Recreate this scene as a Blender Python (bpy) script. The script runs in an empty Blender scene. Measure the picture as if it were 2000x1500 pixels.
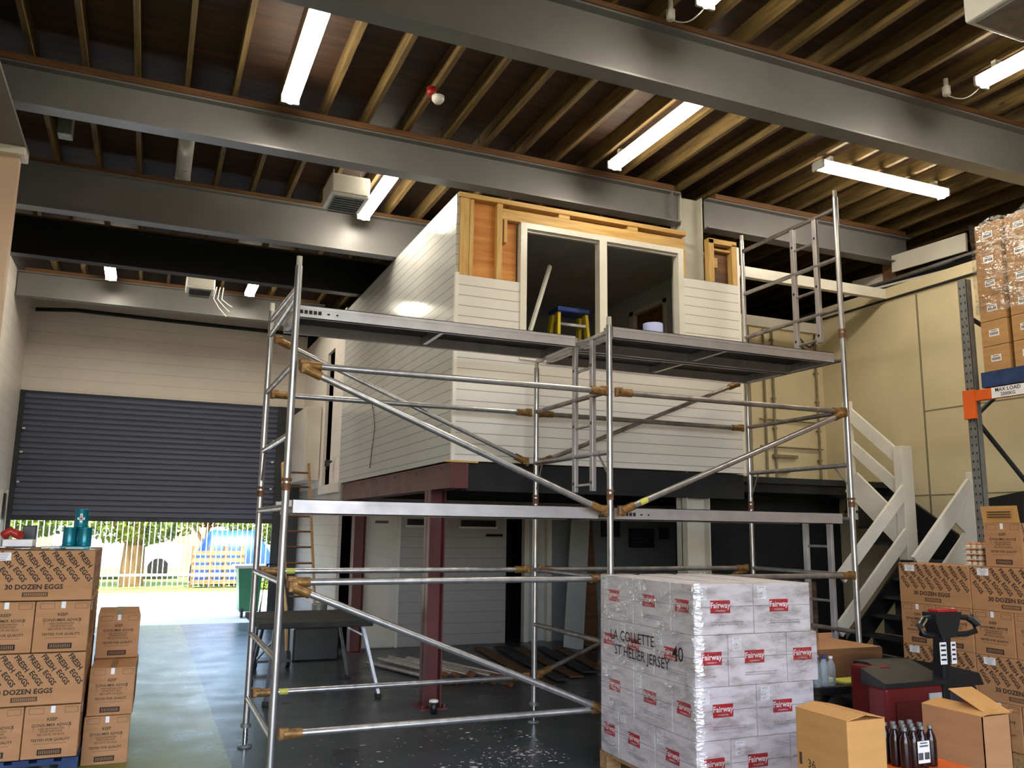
import bpy, bmesh, math, random
from mathutils import Vector, Matrix
random.seed(4)
SC = bpy.context.scene
COL = SC.collection
# ------------------------------------------------------------------ camera
YAW, PITCH, ROLL, FPX, CAMH = 0.403723, 0.170566, -0.0133892, 1645.5, 1.74
f_ = Vector((math.sin(YAW)*math.cos(PITCH), math.cos(YAW)*math.cos(PITCH), math.sin(PITCH)))
r_ = Vector((math.cos(YAW), -math.sin(YAW), 0)); d_ = -r_.cross(f_)
r2 = r_*math.cos(ROLL)+d_*math.sin(ROLL); d2 = -r_*math.sin(ROLL)+d_*math.cos(ROLL)
cd = bpy.data.cameras.new('camera'); cam = bpy.data.objects.new('camera', cd); COL.objects.link(cam)
cam.matrix_world = Matrix(((r2.x, -d2.x, -f_.x, 0), (r2.y, -d2.y, -f_.y, 0), (r2.z, -d2.z, -f_.z, CAMH), (0, 0, 0, 1)))
cd.sensor_width = 36; cd.lens = FPX/2000*36; cd.clip_end = 300
SC.camera = cam
# ------------------------------------------------------------------ world, sun, exposure
W = bpy.data.worlds.new('world'); SC.world = W; W.use_nodes = True
nt = W.node_tree; bg = nt.nodes['Background']
sky = nt.nodes.new('ShaderNodeTexSky'); sky.sky_type = 'NISHITA'; sky.sun_disc = False
sky.sun_elevation = math.radians(60); sky.sun_rotation = math.radians(200); sky.air_density = 1.0; sky.dust_density = 2.5
nt.links.new(sky.outputs[0], bg.inputs[0]); bg.inputs[1].default_value = 0.58
sl = bpy.data.lights.new('sun', 'SUN'); sl.energy = 5.5; sl.angle = 0.01; sl.color = (1, .95, .86)
so = bpy.data.objects.new('sun', sl); COL.objects.link(so)
so.rotation_euler = Vector((-.12, .36, -.93)).to_track_quat('-Z', 'Y').to_euler()
SC.view_settings.view_transform = 'Standard'; SC.view_settings.look = 'None'
SC.view_settings.gamma = 1; SC.view_settings.use_curve_mapping = False
SC.view_settings.exposure = 1.32
LAMP = 20.0          # emission of the fluorescent diffusers
# ------------------------------------------------------------------ materials
def srgb(h):
    h = h.lstrip('#'); c = [int(h[i:i+2], 16)/255 for i in (0, 2, 4)]
    return tuple(x/12.92 if x <= .04045 else ((x+.055)/1.055)**2.4 for x in c)
class NT:
    def __init__(s, name):
        m = bpy.data.materials.new(name); m.use_nodes = True; s.m = m; s.t = m.node_tree; s.b = s.t.nodes['Principled BSDF']
        s.tc = None
    def n(s, ty, **k):
        o = s.t.nodes.new(ty)
        for a, v in k.items(): setattr(o, a, v)
        return o
    def l(s, a, b): s.t.links.new(a, b)
    def coord(s, scale=(1, 1, 1), rot=(0, 0, 0)):
        if not s.tc: s.tc = s.n('ShaderNodeTexCoord')
        mp = s.n('ShaderNodeMapping'); mp.inputs['Scale'].default_value = scale; mp.inputs['Rotation'].default_value = rot
        s.l(s.tc.outputs['Object'], mp.inputs[0]); return mp.outputs[0]
    def noise(s, scale=5, detail=3, coord=None, rough=.5):
        o = s.n('ShaderNodeTexNoise'); o.inputs['Scale'].default_value = scale; o.inputs['Detail'].default_value = detail; o.inputs['Roughness'].default_value = rough
        s.l(coord if coord else s.coord(), o.inputs['Vector']); return o.outputs['Fac']
    def ramp(s, fac, stops):
        o = s.n('ShaderNodeValToRGB'); e = o.color_ramp.elements
        while len(e) < len(stops): e.new(.5)
        for i, (p, c) in enumerate(stops): e[i].position = p; e[i].color = (*c, 1) if len(c) == 3 else c
        s.l(fac, o.inputs[0]); return o.outputs[0]
    def math(s, op, a, b=None):
        o = s.n('ShaderNodeMath', operation=op)
        for i, v in enumerate((a, b)):
            if v is None: continue
            if isinstance(v, (int, float)): o.inputs[i].default_value = v
            else: s.l(v, o.inputs[i])
        return o.outputs[0]
    def mix(s, fac, a, b, mode='MIX'):
        o = s.n('ShaderNodeMix', data_type='RGBA', blend_type=mode)
        for sock, v in ((o.inputs[0], fac), (o.inputs[6], a), (o.inputs[7], b)):
            if isinstance(v, (int, float)): sock.default_value = v
            elif isinstance(v, tuple): sock.default_value = (*v, 1)
            else: s.l(v, sock)
        return o.outputs[2]
    def bump(s, h, dist=.01, st=.5):
        o = s.n('ShaderNodeBump'); o.inputs['Strength'].default_value = st; o.inputs['Distance'].default_value = dist
        s.l(h, o.inputs['Height']); s.l(o.outputs[0], s.b.inputs['Normal'])
    def sep(s, c=None):
        o = s.n('ShaderNodeSeparateXYZ'); s.l(c if c else s.coord(), o.inputs[0]); return o.outputs
def mat(name, col, rough=.6, metal=0., var=.12, scale=6., stretch=(1, 1, 1), bump=0., spec=.5, detail=4):
    s = NT(name); c = srgb(col) if isinstance(col, str) else col
    if var:
        f = s.noise(scale, detail, s.coord(stretch))
        lo = tuple(x*(1-var*1.6) for x in c); hi = tuple(min(1, x*(1+var*1.1)) for x in c)
        s.l(s.ramp(f, [(.3, lo), (.7, hi)]), s.b.inputs['Base Color'])
        if bump: s.bump(f, .01, bump)
        s.l(s.ramp(f, [(.3, (rough*1.12,)*3), (.7, (rough*.85,)*3)]), s.b.inputs['Roughness'])
    else:
        s.b.inputs['Base Color'].default_value = (*c, 1); s.b.inputs['Roughness'].default_value = rough
    s.b.inputs['Metallic'].default_value = metal; s.b.inputs['Specular IOR Level'].default_value = spec
    return s.m
def cladding(name, col, pitch=.1, groove=.07, rough=.35, axis=2, depth=.6, var=.05, off=0):
    s = NT(name); c = srgb(col)
    z = s.sep()[axis]
    fr = s.math('FRACT', s.math('MULTIPLY', s.math('ADD', z, 20+off), 1/pitch))
    g = s.math('LESS_THAN', fr, groove)
    f = s.noise(1.4, 4)
    base = s.ramp(f, [(.3, tuple(x*(1-var*2) for x in c)), (.7, c)])
    s.l(s.mix(s.math('MULTIPLY', g, depth), base, tuple(x*.25 for x in c)), s.b.inputs['Base Color'])
    s.b.inputs['Roughness'].default_value = rough
    s.bump(s.math('SUBTRACT', 1, g), .006, .8)
    return s.m
def wood(name, c0, c1, axis=0, scale=3, rough=.65, knots=True):
    s = NT(name); st = [9, 9, 9]; st[axis] = .8
    f = s.noise(scale, 6, s.coord(tuple(st)), .6)
    base = s.ramp(f, [(.3, srgb(c0)), (.68, srgb(c1))])
    if knots:
        v = s.n('ShaderNodeTexVoronoi'); st2 = [3.2, 3.2, 3.2]; st2[axis] = 1.6
        s.l(s.coord(tuple(st2)), v.inputs['Vector']); v.inputs['Scale'].default_value = 1.3
        k = s.ramp(v.outputs['Distance'], [(.045, (1, 1, 1)), (.09, (0, 0, 0))])
        base = s.mix(s.math('MULTIPLY', k, .75), base, srgb('#3a1f0c'))
    s.l(base, s.b.inputs['Base Color']); s.b.inputs['Roughness'].default_value = rough; s.bump(f, .004, .3)
    return s.m
M = {}
M['steel'] = mat('painted_steel_grey', '#7c7a7b', .38, 0, .10, 1.2, bump=.02, spec=.6)
M['white_steel'] = mat('white_painted_steel', '#c9c4b8', .5, 0, .1, 3)
M['red_steel'] = mat('oxide_red_primer', '#5c2226', .5, 0, .18, 3)
M['dark_steel'] = mat('dark_steel', '#30333a', .5, .2, .1, 3)
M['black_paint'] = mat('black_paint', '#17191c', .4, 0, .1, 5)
M['alu'] = mat('aluminium_tube', '#b5b2b3', .33, .85, .16, 14, (1, 1, .3), .03)
M['alu_old'] = mat('weathered_aluminium', '#9a928e', .42, .75, .22, 9, (1, 1, .3), .05)
M['alu_deck'] = mat('platform_aluminium', '#bdb8bb', .42, .7, .1, 5)
M['ply_dark'] = mat('dark_phenolic_plywood', '#24262a', .55, 0, .12, 5)
M['rust'] = mat('rusty_collar', '#7a5236', .7, .3, .3, 30)
M['gold'] = mat('brass_coloured_claw', '#8f6a3e', .5, .55, .28, 25)
M['sticker'] = mat('yellow_sticker', '#c9c45a', .5, 0, 0)
M['white'] = mat('white_plastic', '#e6e3dc', .35, 0, .04, 5)
M['white_gloss'] = mat('white_gloss_paint', '#dcd6cc', .3, 0, .06, 3)
M['offwhite_matt'] = mat('white_matt_paint', '#cfc8be', .7, 0, .06, 2)
M['red'] = mat('red_plastic', '#a3231f', .4, 0, .1, 5)
M['truck_red'] = mat('dark_red_bodywork', '#651517', .35, 0, .1, 3)
M['orange'] = mat('orange_powder_coat', '#e0601c', .4, 0, .08, 5)
M['galv'] = mat('grey_rack_steel', '#7f807f', .45, .4, .12, 10)
M['blue_pallet'] = mat('blue_painted_pallet_wood', '#16325f', .7, 0, .25, 8)
M['pallet_wood'] = wood('raw_pallet_wood', '#7d5c3c', '#b48d60', 0)
M['card'] = mat('brown_cardboard', '#b07f56', .8, 0, .06, 3, (1, 1, 5))
M['card_light'] = mat('plain_tan_cardboard', '#c99355', .75, 0, .05, 3, (1, 1, 5))
M['card_wrap'] = mat('wrapped_brown_cardboard', '#b08352', .55, 0, .08, 4, (1, 1, 5))
M['card_white'] = mat('white_cardboard', '#d6cdd0', .55, 0, .03, 3)
M['card_edge'] = mat('cardboard_seam', '#6b4a30', .9, 0, 0)
M['ink'] = mat('black_print', '#241b17', .8, 0, 0)
M['ink_brown'] = mat('brown_print', '#4a3226', .8, 0, 0)
M['ink_grey'] = mat('grey_print', '#5d595c', .8, 0, 0)
M['label_red'] = mat('red_label_print', '#b3202c', .5, 0, 0)
M['paper'] = mat('white_paper', '#eae6e8', .6, 0, .03, 8)
M['tape'] = mat('brown_parcel_tape', '#8f6b47', .3, 0, .08, 8)
M['pine_y'] = wood('pale_pine_joist', '#4a3820', '#7c6436', 1)
M['pine_z'] = wood('fresh_pine_stud', '#b98a48', '#ddb877', 2)
M['pine_x'] = wood('fresh_pine_rail', '#b98a48', '#ddb877', 0)
M['ply'] = wood('orange_plywood', '#b8702e', '#dd9a4e', 0, 1.6)
M['ply_ceiling'] = wood('ceiling_plywood', '#261913', '#4b3120', 0, 1.5)
M['timber_brown'] = wood('brown_timber_plate', '#4a2f1c', '#7d5430', 0, 2)
M['glass_dark'] = mat('dark_opening', '#0c0d10', .3, 0, 0)
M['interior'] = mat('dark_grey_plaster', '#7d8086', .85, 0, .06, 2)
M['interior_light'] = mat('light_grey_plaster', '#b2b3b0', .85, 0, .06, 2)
M['beige'] = cladding('beige_metal_panel', '#d8c8a4', 50, .0001, .5, 2, .5, .08)
M['clad_white'] = cladding('white_upvc_cladding', '#e4dfdb', .105, .07, .28, 2, .75)
M['clad_side'] = cladding('white_upvc_cladding_gloss', '#cfd0ce', .105, .07, .13, 2, .7)
M['clad_wall'] = cladding('white_wall_panel', '#ece3dc', .2, .04, .4, 2, .25)
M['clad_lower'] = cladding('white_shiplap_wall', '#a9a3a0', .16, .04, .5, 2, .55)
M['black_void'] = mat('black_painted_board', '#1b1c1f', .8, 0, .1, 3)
M['dark_grey_board'] = mat('charcoal_board', '#2e3035', .7, 0, .1, 3)
M['yellow'] = mat('yellow_fibreglass', '#c9b21c', .45, 0, .08, 8)
M['blue'] = mat('blue_plastic', '#1c3580', .4, 0, .06, 6)
M['lilac'] = mat('lilac_paper_roll', '#a9aee0', .7, 0, .05, 6)
M['teal'] = mat('teal_tin', '#0e7282', .25, .3, .1, 8)
M['green_bin'] = mat('green_wheelie_bin', '#2f7a54', .45, 0, .06, 4)
M['rubber'] = mat('black_rubber', '#141414', .7, 0, .05, 5)
M['chrome'] = mat('chrome', '#c9c9cc', .15, 1, 0)
M['egg'] = mat('brown_eggshell', '#c4713f', .5, 0, .15, 30)
M['tray'] = mat('pulp_tray', '#c9bba8', .9, 0, .1, 12)
M['cola'] = mat('dark_cola_bottle', '#2a1412', .12, 0, .1, 9)
M['blue_tarp'] = mat('blue_tarpaulin', '#15489c', .5, 0, .2, 2)
M['bark'] = mat('tree_bark', '#8a6c42', .9, 0, .25, 9, (1, 1, .3), .6)
M['leaf'] = mat('yellow_green_leaves', '#6f8426', .6, 0, .3, 1.2)
M['leaf_o'] = mat('orange_leaves', '#96652a', .6, 0, .3, 1.2)
M['grass'] = mat('grass', '#6f8438', .9, 0, .3, 3)
M['concrete'] = mat('pale_concrete_yard', '#c9c4bb', .85, 0, .06, 1)
M['fence'] = mat('galvanised_palisade', '#d5d2cf', .5, .3, .05, 3)
M['brick'] = mat('distant_brick', '#8d745e', .9, 0, .1, 2)
M['joint'] = mat('panel_joint', '#7d745c', .7, 0, 0)
def shutter_mat():
    s = NT('slate_shutter_paint'); c = srgb('#5b6076')
    f = s.noise(2, 3, s.coord((.3, 1, 6)))
    s.l(s.ramp(f, [(.3, tuple(x*.85 for x in c)), (.7, c)]), s.b.inputs['Base Color']); s.b.inputs['Roughness'].default_value = .45
    return s.m
M['shutter'] = shutter_mat()
def floor_mat():
    s = NT('sealed_concrete_floor')
    big = s.noise(.7, 5, rough=.6); fine = s.noise(14, 6, rough=.7)
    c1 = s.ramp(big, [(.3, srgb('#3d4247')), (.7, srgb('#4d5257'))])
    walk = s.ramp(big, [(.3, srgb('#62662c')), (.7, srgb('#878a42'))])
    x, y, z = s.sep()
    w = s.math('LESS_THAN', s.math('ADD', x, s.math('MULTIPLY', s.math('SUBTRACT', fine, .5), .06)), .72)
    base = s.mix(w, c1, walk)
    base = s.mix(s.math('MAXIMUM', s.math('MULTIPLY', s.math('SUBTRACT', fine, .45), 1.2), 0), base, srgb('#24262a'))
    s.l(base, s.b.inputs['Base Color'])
    s.l(s.ramp(s.noise(2.2, 3), [(.3, (.25,)*3), (.7, (.36,)*3)]), s.b.inputs['Roughness'])
    s.b.inputs['Specular IOR Level'].default_value = .32
    return s.m
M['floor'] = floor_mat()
def emit(name, col, st):
    s = NT(name); s.b.inputs['Base Color'].default_value = (.9, .9, .9, 1)
    s.b.inputs['Emission Color'].default_value = (*col, 1); s.b.inputs['Emission Strength'].default_value = st
    return s.m
M['lamp'] = emit('lit_diffuser', (1, .91, .72), LAMP)
M['lamp_off'] = mat('unlit_diffuser', '#b9b7b0', .3, 0, .04, 4)
def film():
    s = NT('stretch_film'); t = s.n('ShaderNodeBsdfTransparent'); mx = s.n('ShaderNodeMixShader'); g = s.n('ShaderNodeBsdfGlossy')
    g.inputs['Roughness'].default_value = .12
    w = s.noise(6, 3, s.coord((1, 1, 2.6), (0.4, .3, 0)), .6)
    bp = s.n('ShaderNodeBump'); bp.inputs['Strength'].default_value = .9; bp.inputs['Distance'].default_value = .03
    s.l(w, bp.inputs['Height']); s.l(bp.outputs[0], g.inputs['Normal'])
    s.l(s.ramp(w, [(.42, (.08,)*3), (.68, (.42,)*3)]), mx.inputs[0])
    s.l(t.outputs[0], mx.inputs[1]); s.l(g.outputs[0], mx.inputs[2])
    s.l(mx.outputs[0], s.t.nodes['Material Output'].inputs['Surface'])
    return s.m
M['film'] = film()
M['film_matt'] = M['film']
def clear():
    s = NT('clear_bottle_plastic'); s.b.inputs['Base Color'].default_value = (.85, .93, .97, 1); s.b.inputs['Roughness'].default_value = .08
    s.b.inputs['Transmission Weight'].default_value = .8; s.b.inputs['IOR'].default_value = 1.2; return s.m
M['pet'] = clear()
# ------------------------------------------------------------------ mesh building
_txt = {}
def text_data(s, bold=0.0):
    k = (s, bold)
    if k not in _txt:
        c = bpy.data.curves.new('t', 'FONT'); c.body = s; c.size = 1; c.align_x = 'CENTER'; c.align_y = 'CENTER'; c.resolution_u = 2; c.offset = bold
        o = bpy.data.objects.new('t', c); me = bpy.data.meshes.new_from_object(o)
        _txt[k] = ([v.co.copy() for v in me.vertices], [tuple(p.vertices) for p in me.polygons])
        bpy.data.objects.remove(o); bpy.data.curves.remove(c); bpy.data.meshes.remove(me)
    return _txt[k]
class MB:
    def __init__(s): s.v = []; s.f = []; s.mi = []; s.sm = []; s.mats = []
    def slot(s, m):
        if m not in s.mats: s.mats.append(m)
        return s.mats.index(m)
    def add(s, vs, fs, m=None, smooth=False):
        b = len(s.v); s.v += [tuple(v) for v in vs]
        k = s.slot(m)
        for f in fs: s.f.append(tuple(i+b for i in f)); s.mi.append(k); s.sm.append(smooth)
        return s
    def box(s, x0, y0, z0, x1, y1, z1, m=None, c=0., T=None):
        if x0 > x1: x0, x1 = x1, x0
        if y0 > y1: y0, y1 = y1, y0
        if z0 > z1: z0, z1 = z1, z0
        if c <= 0:
            vs = [Vector(p) for p in ((x0, y0, z0), (x1, y0, z0), (x1, y1, z0), (x0, y1, z0), (x0, y0, z1), (x1, y0, z1), (x1, y1, z1), (x0, y1, z1))]
            fs = [(0, 3, 2, 1), (4, 5, 6, 7), (0, 1, 5, 4), (1, 2, 6, 5), (2, 3, 7, 6), (3, 0, 4, 7)]
        else:
            bm = bmesh.new(); bmesh.ops.create_cube(bm, size=1)
            bmesh.ops.transform(bm, matrix=Matrix.Translation(((x0+x1)/2, (y0+y1)/2, (z0+z1)/2)) @ Matrix.Diagonal((x1-x0, y1-y0, z1-z0, 1)), verts=bm.verts)
            bmesh.ops.bevel(bm, geom=bm.edges[:], offset=min(c, .45*min(x1-x0, y1-y0, z1-z0)), segments=2, affect='EDGES', profile=.5)
            bm.verts.index_update(); vs = [v.co.copy() for v in bm.verts]; fs = [tuple(v.index for v in f.verts) for f in bm.faces]; bm.free()
        if T: vs = [T @ v for v in vs]
        return s.add(vs, fs, m)
    def bar(s, p, q, w, h, m=None, up=(0, 0, 1), c=0.):
        p = Vector(p); q = Vector(q); d = q-p; L = d.length; d.normalize(); u = Vector(up)
        if abs(d.dot(u)) > .98: u = Vector((0, 1, 0))
        a = d.cross(u).normalized(); b = a.cross(d)
        T = Matrix((( d.x, a.x, b.x, p.x), (d.y, a.y, b.y, p.y), (d.z, a.z, b.z, p.z), (0, 0, 0, 1)))
        return s.box(0, -w/2, -h/2, L, w/2, h/2, m, c, T)
    def tube(s, p, q, r, m=None, n=12, r1=None):
        p = Vector(p); q = Vector(q); d = (q-p).normalized(); u = Vector((0, 0, 1)) if abs(d.z) < .9 else Vector((1, 0, 0))
        a = d.cross(u).normalized(); b = d.cross(a); r1 = r if r1 is None else r1
        vs = []
        for P, R in ((p, r), (q, r1)):
            for i in range(n):
                t = 2*math.pi*i/n; vs.append(P + a*(R*math.cos(t)) + b*(R*math.sin(t)))
        s.add(vs, [(i, (i+1) % n, n+(i+1) % n, n+i) for i in range(n)], m, True)
        s.add(vs[:n], [tuple(range(n-1, -1, -1))], m); s.add(vs[n:], [tuple(range(n))], m)
        return s
    def path(s, pts, r, m=None, n=8):
        pts = [Vector(p) for p in pts]; rings = []
        for i, p in enumerate(pts):
            d = (pts[min(i+1, len(pts)-1)]-pts[max(i-1, 0)]).normalized()
            u = Vector((0, 0, 1)) if abs(d.z) < .95 else Vector((1, 0, 0))
            a = d.cross(u).normalized(); b = d.cross(a)
            rings.append([p+a*(r*math.cos(2*math.pi*k/n))+b*(r*math.sin(2*math.pi*k/n)) for k in range(n)])
        vs = [v for R in rings for v in R]; fs = []
        for i in range(len(pts)-1):
            for k in range(n): fs.append((i*n+k, i*n+(k+1) % n, (i+1)*n+(k+1) % n, (i+1)*n+k))
        s.add(vs, fs, m, True); s.add(rings[0], [tuple(range(n-1, -1, -1))], m); s.add(rings[-1], [tuple(range(n))], m)
        return s
    def lathe(s, prof, c=(0, 0, 0), m=None, n=20, axis='z'):
        vs = []; c = Vector(c)
        for r, h in prof:
            for i in range(n):
                t = 2*math.pi*i/n; a, b = r*math.cos(t), r*math.sin(t)
                vs.append(c+(Vector((a, b, h)) if axis == 'z' else Vector((a, h, b)) if axis == 'y' else Vector((h, a, b))))
        fs = []
        for j in range(len(prof)-1):
            for i in range(n): fs.append((j*n+i, j*n+(i+1) % n, (j+1)*n+(i+1) % n, (j+1)*n+i))
        return s.add(vs, fs, m, True)
    def prism(s, poly, y0, y1, m=None, plane='xz'):
        n = len(poly)
        def P(a, b, t): return {'xz': (a, t, b), 'yz': (t, a, b), 'xy': (a, b, t)}[plane]
        vs = [P(a, b, y0) for a, b in poly]+[P(a, b, y1) for a, b in poly]
        return s.add(vs, [tuple(range(n)), tuple(range(2*n-1, n-1, -1))]+[(i, n+i, n+(i+1) % n, (i+1) % n) for i in range(n)], m)
    def text(s, t, c, size, m, face='-y', rot=0., bold=0., sx=1.):
        vs, fs = text_data(t, bold); c = Vector(c)
        # right and up directions of the face the print lies on
        R, U = {'-y': (Vector((1, 0, 0)), Vector((0, 0, 1))), '-x': (Vector((0, -1, 0)), Vector((0, 0, 1))), 'z': (Vector((1, 0, 0)), Vector((0, 1, 0))), '+x': (Vector((0, 1, 0)), Vector((0, 0, 1)))}[face]
        ca, sa = math.cos(rot), math.sin(rot)
        out = []
        for v in vs:
            x, y = v.x*size*sx, v.y*size
            out.append(c+R*(x*ca-y*sa)+U*(x*sa+y*ca))
        return s.add(out, fs, m)
    def patch(s, c, w, h, m, face='-y', t=.0015):
        c = Vector(c)
        if face == '-y': return s.box(c.x-w/2, c.y-t, c.z-h/2, c.x+w/2, c.y, c.z+h/2, m)
        if face == '-x': return s.box(c.x-t, c.y-w/2, c.z-h/2, c.x, c.y+w/2, c.z+h/2, m)
        if face == '+x': return s.box(c.x, c.y-w/2, c.z-h/2, c.x+t, c.y+w/2, c.z+h/2, m)
        return s.box(c.x-w/2, c.y-h/2, c.z, c.x+w/2, c.y+h/2, c.z+t, m)
    def mesh(s, name, m=None, off=None):
        me = bpy.data.meshes.new(name); o = Vector(off) if off else Vector((0, 0, 0))
        me.from_pydata([Vector(v)-o for v in s.v], [], s.f)
        for k in (s.mats or [None]): me.materials.append(k if k else m)
        me.polygons.foreach_set('material_index', s.mi); me.polygons.foreach_set('use_smooth', s.sm); me.update()
        return me
    def build(s, name, m=None, parent=None, label=None):
        """coordinates are world ones; a child's mesh is stored relative to its root"""
        off = Vector((0, 0, 0)); p = parent
        while p is not None: off += p.location; p = p.parent
        o = bpy.data.objects.new(name, s.mesh(name, m, off)); COL.objects.link(o); o.parent = parent
        if label: o['label'] = label
        return o
def thing(name, label, cat, loc=(0, 0, 0), group=None):
    o = bpy.data.objects.new(name, None); COL.objects.link(o); o.location = loc; o.empty_display_size = .1
    o['label'] = label; o['category'] = cat
    if group: o['group'] = group
    return o
def solo(name, mb, m, label, cat, group=None, loc=None):
    """a thing that is one mesh, its origin at loc (default: base of its bounds)"""
    if loc is None:
        xs = [v[0] for v in mb.v]; ys = [v[1] for v in mb.v]; zs = [v[2] for v in mb.v]
        loc = ((min(xs)+max(xs))/2, (min(ys)+max(ys))/2, min(zs))
    o = bpy.data.objects.new(name, mb.mesh(name, m, loc)); COL.objects.link(o); o.location = loc
    o['label'] = label; o['category'] = cat
    if group: o['group'] = group
    return o
def struct(name, mb, m, label=None):
    o = bpy.data.objects.new(name, mb.mesh(name, m)); COL.objects.link(o); o['kind'] = 'structure'
    if label: o['label'] = label
    return o
def copy_tree(o, parent=None):
    c = o.copy(); COL.objects.link(c); c.parent = parent
    for ch in list(o.children): copy_tree(ch, c)
    return c
def proto_copy(proto, first, loc, label, group=None, rz=0):
    o = proto if first else copy_tree(proto)
    o.location = loc; o.rotation_euler = (0, 0, rz); o['label'] = label
    if group: o['group'] = group
    return o
# ================================================================== THE SHELL
YB, XL, XR, ZC = 16.3, -2.12, 8.5, 5.79
fl = MB(); fl.box(-6, -3.2, -.1, XR, YB+.15, 0); struct('floor', fl, M['floor'])
c = MB(); c.box(-6.2, -3.2, ZC, 11.5, YB+.3, ZC+.1)
ceil = struct('ceiling', c, M['ply_ceiling'])
for k in range(-5, 25):
    X = .45+.41*k
    if X < -1.9 or X > 10.4: continue
    for y0, y1 in ((.6, 7.72), (7.74, YB)):
        m = MB(); m.box(X-.022, y0, 5.62, X+.022, y1, ZC, M['pine_y']); m.build('joist', None, ceil)
# left wall beyond, back wall above the shutter, right walls
m = MB(); m.box(XL-.12, 8.0, 0, XL, YB, 5.6)
struct('wall_left', m, M['clad_wall'])
m = MB(); m.box(XL-.12, YB, 3.97, 2.63, YB+.2, 5.8, M['clad_wall']); m.box(2.2, YB, 0, 2.75, YB+.2, 3.97, M['dark_steel'])
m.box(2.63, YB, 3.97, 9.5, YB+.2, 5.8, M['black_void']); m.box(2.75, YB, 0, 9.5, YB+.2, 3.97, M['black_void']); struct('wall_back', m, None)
m = MB(); m.box(XL-.12, YB-.03, 0, XL+.03, YB+.2, 3.97); struct('trim_1', m, M['dark_steel'])
# near left: a wall facing the camera with a lining panel running over it
m = MB(); m.box(-6, 8.0, 0, -1.25, 8.12, 4.9); struct('wall_left_return', m, mat('pink_cream_panel', '#d9b9a4', .5, 0, .05, 2))
m = MB(); m.box(-6, 7.93, 4.86, -1.2, 8.15, 4.93, None, .005); struct('trim_2', m, M['white_gloss'])
m = MB(); m.box(-6, 2.5, 4.93, -1.2, 8.15, 4.96); struct('trim_3', m, mat('grey_lining_panel', '#77706d', .6, 0, .06, 1.5))
m = MB(); m.box(-6.1, -3.2, 0, -6, 8.1, 5.8); struct('wall_left_near', m, M['offwhite_matt'])
m = MB(); m.box(4.4, -3.3, 0, 11.3, -3.2, 5.8); m.box(-6.1, -3.3, 0, -5.4, -3.2, 5.8); m.box(-5.4, -3.3, 4.9, 4.4, -3.2, 5.8); struct('wall_light_blocker', m, M['offwhite_matt'])  # unseen wall behind camera, added with its opening sized to cut the daylight
# right wall of beige panels with joints
m = MB(); b = M['beige']
m.box(XR, -3.2, 0, XR+.12, 8.9, 4.68, b)
for y in (7.27, 5.2, 3.1): m.box(XR-.004, y-.012, 1.2, XR+.01, y+.012, 4.66, M['joint'])
for z in (3.2, 2.2): m.box(XR-.003, -3, z-.008, XR+.01, 7.27 if z > 3 else 8.9, z+.008, M['joint'])
struct('wall_right', m, None)
m = MB(); m.box(XR-.03, -3.2, 4.70, XR+.2, 8.93, 4.84, M['beige']); m.box(XR-.035, -3.2, 4.68, XR+.1, 8.93, 4.70, M['black_void']); struct('trim_4', m, None)
m = MB(); m.box(6.06, 8.9, 2.38, XR, 9.02, 4.5, M['beige']); m.box(6.06, 8.86, 4.48, XR, 9.02, 4.62, M['offwhite_matt']); struct('wall_right_return', m, None)
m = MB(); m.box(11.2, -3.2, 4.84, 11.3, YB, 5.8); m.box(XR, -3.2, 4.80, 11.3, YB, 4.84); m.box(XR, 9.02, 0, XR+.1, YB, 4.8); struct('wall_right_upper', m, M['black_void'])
# ---- steel beams (I sections along X) and timber plates on top
def ibeam(name, Y, x0, x1, zb, zt, lab, m='steel', stiff=()):
    b = MB(); w = .085
    b.box(x0, Y-w, zb, x1, Y+w, zb+.016); b.box(x0, Y-w, zt-.016, x1, Y+w, zt); b.box(x0, Y-.008, zb+.016, x1, Y+.008, zt-.016)
    for sx in stiff: b.box(sx-.006, Y-w+.005, zb+.016, sx+.006, Y+w-.005, zt-.016)
    t = thing(name, lab, 'beam', (x0, Y, zb)); b.build('i_section', M[m], t)
    p = MB(); p.box(x0+.1, Y-.1, zt, x1-.1, Y+.1, 5.62); p.build('timber_plate', M['timber_brown'], t)
    return t
ibeam('steel_beam', 5.08, -3.5, 9.2, 5.09, 5.58, 'massive grey steel beam nearest the camera, crossing the top right of the ceiling')
ibeam('steel_beam', 7.72, -1.6, 5.33, 5.2, 5.56, 'grey steel beam directly above the front of the white clad cabin, ending at the white post', stiff=(5.22,))
ibeam('steel_beam', 7.72, 5.7, 8.9, 5.2, 5.56, 'short grey steel beam to the right of the white post in the cabin front')
ibeam('steel_beam', 9.98, -2.1, 6.2, 5.08, 5.58, 'grey steel beam second behind the cabin front, with unlit tube lamp above it')
ibeam('steel_beam', 11.95, -2.1, 6.2, 5.1, 5.6, 'darkest steel beam, its shade painted in as black, third back on the left', 'black_paint')  # black colour stands in for the shade on a beam between lamps
ibeam('steel_beam', 14.55, -2.1, 2.6, 5.18, 5.57, 'farthest steel beam, just above the wall over the roller shutter')
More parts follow.
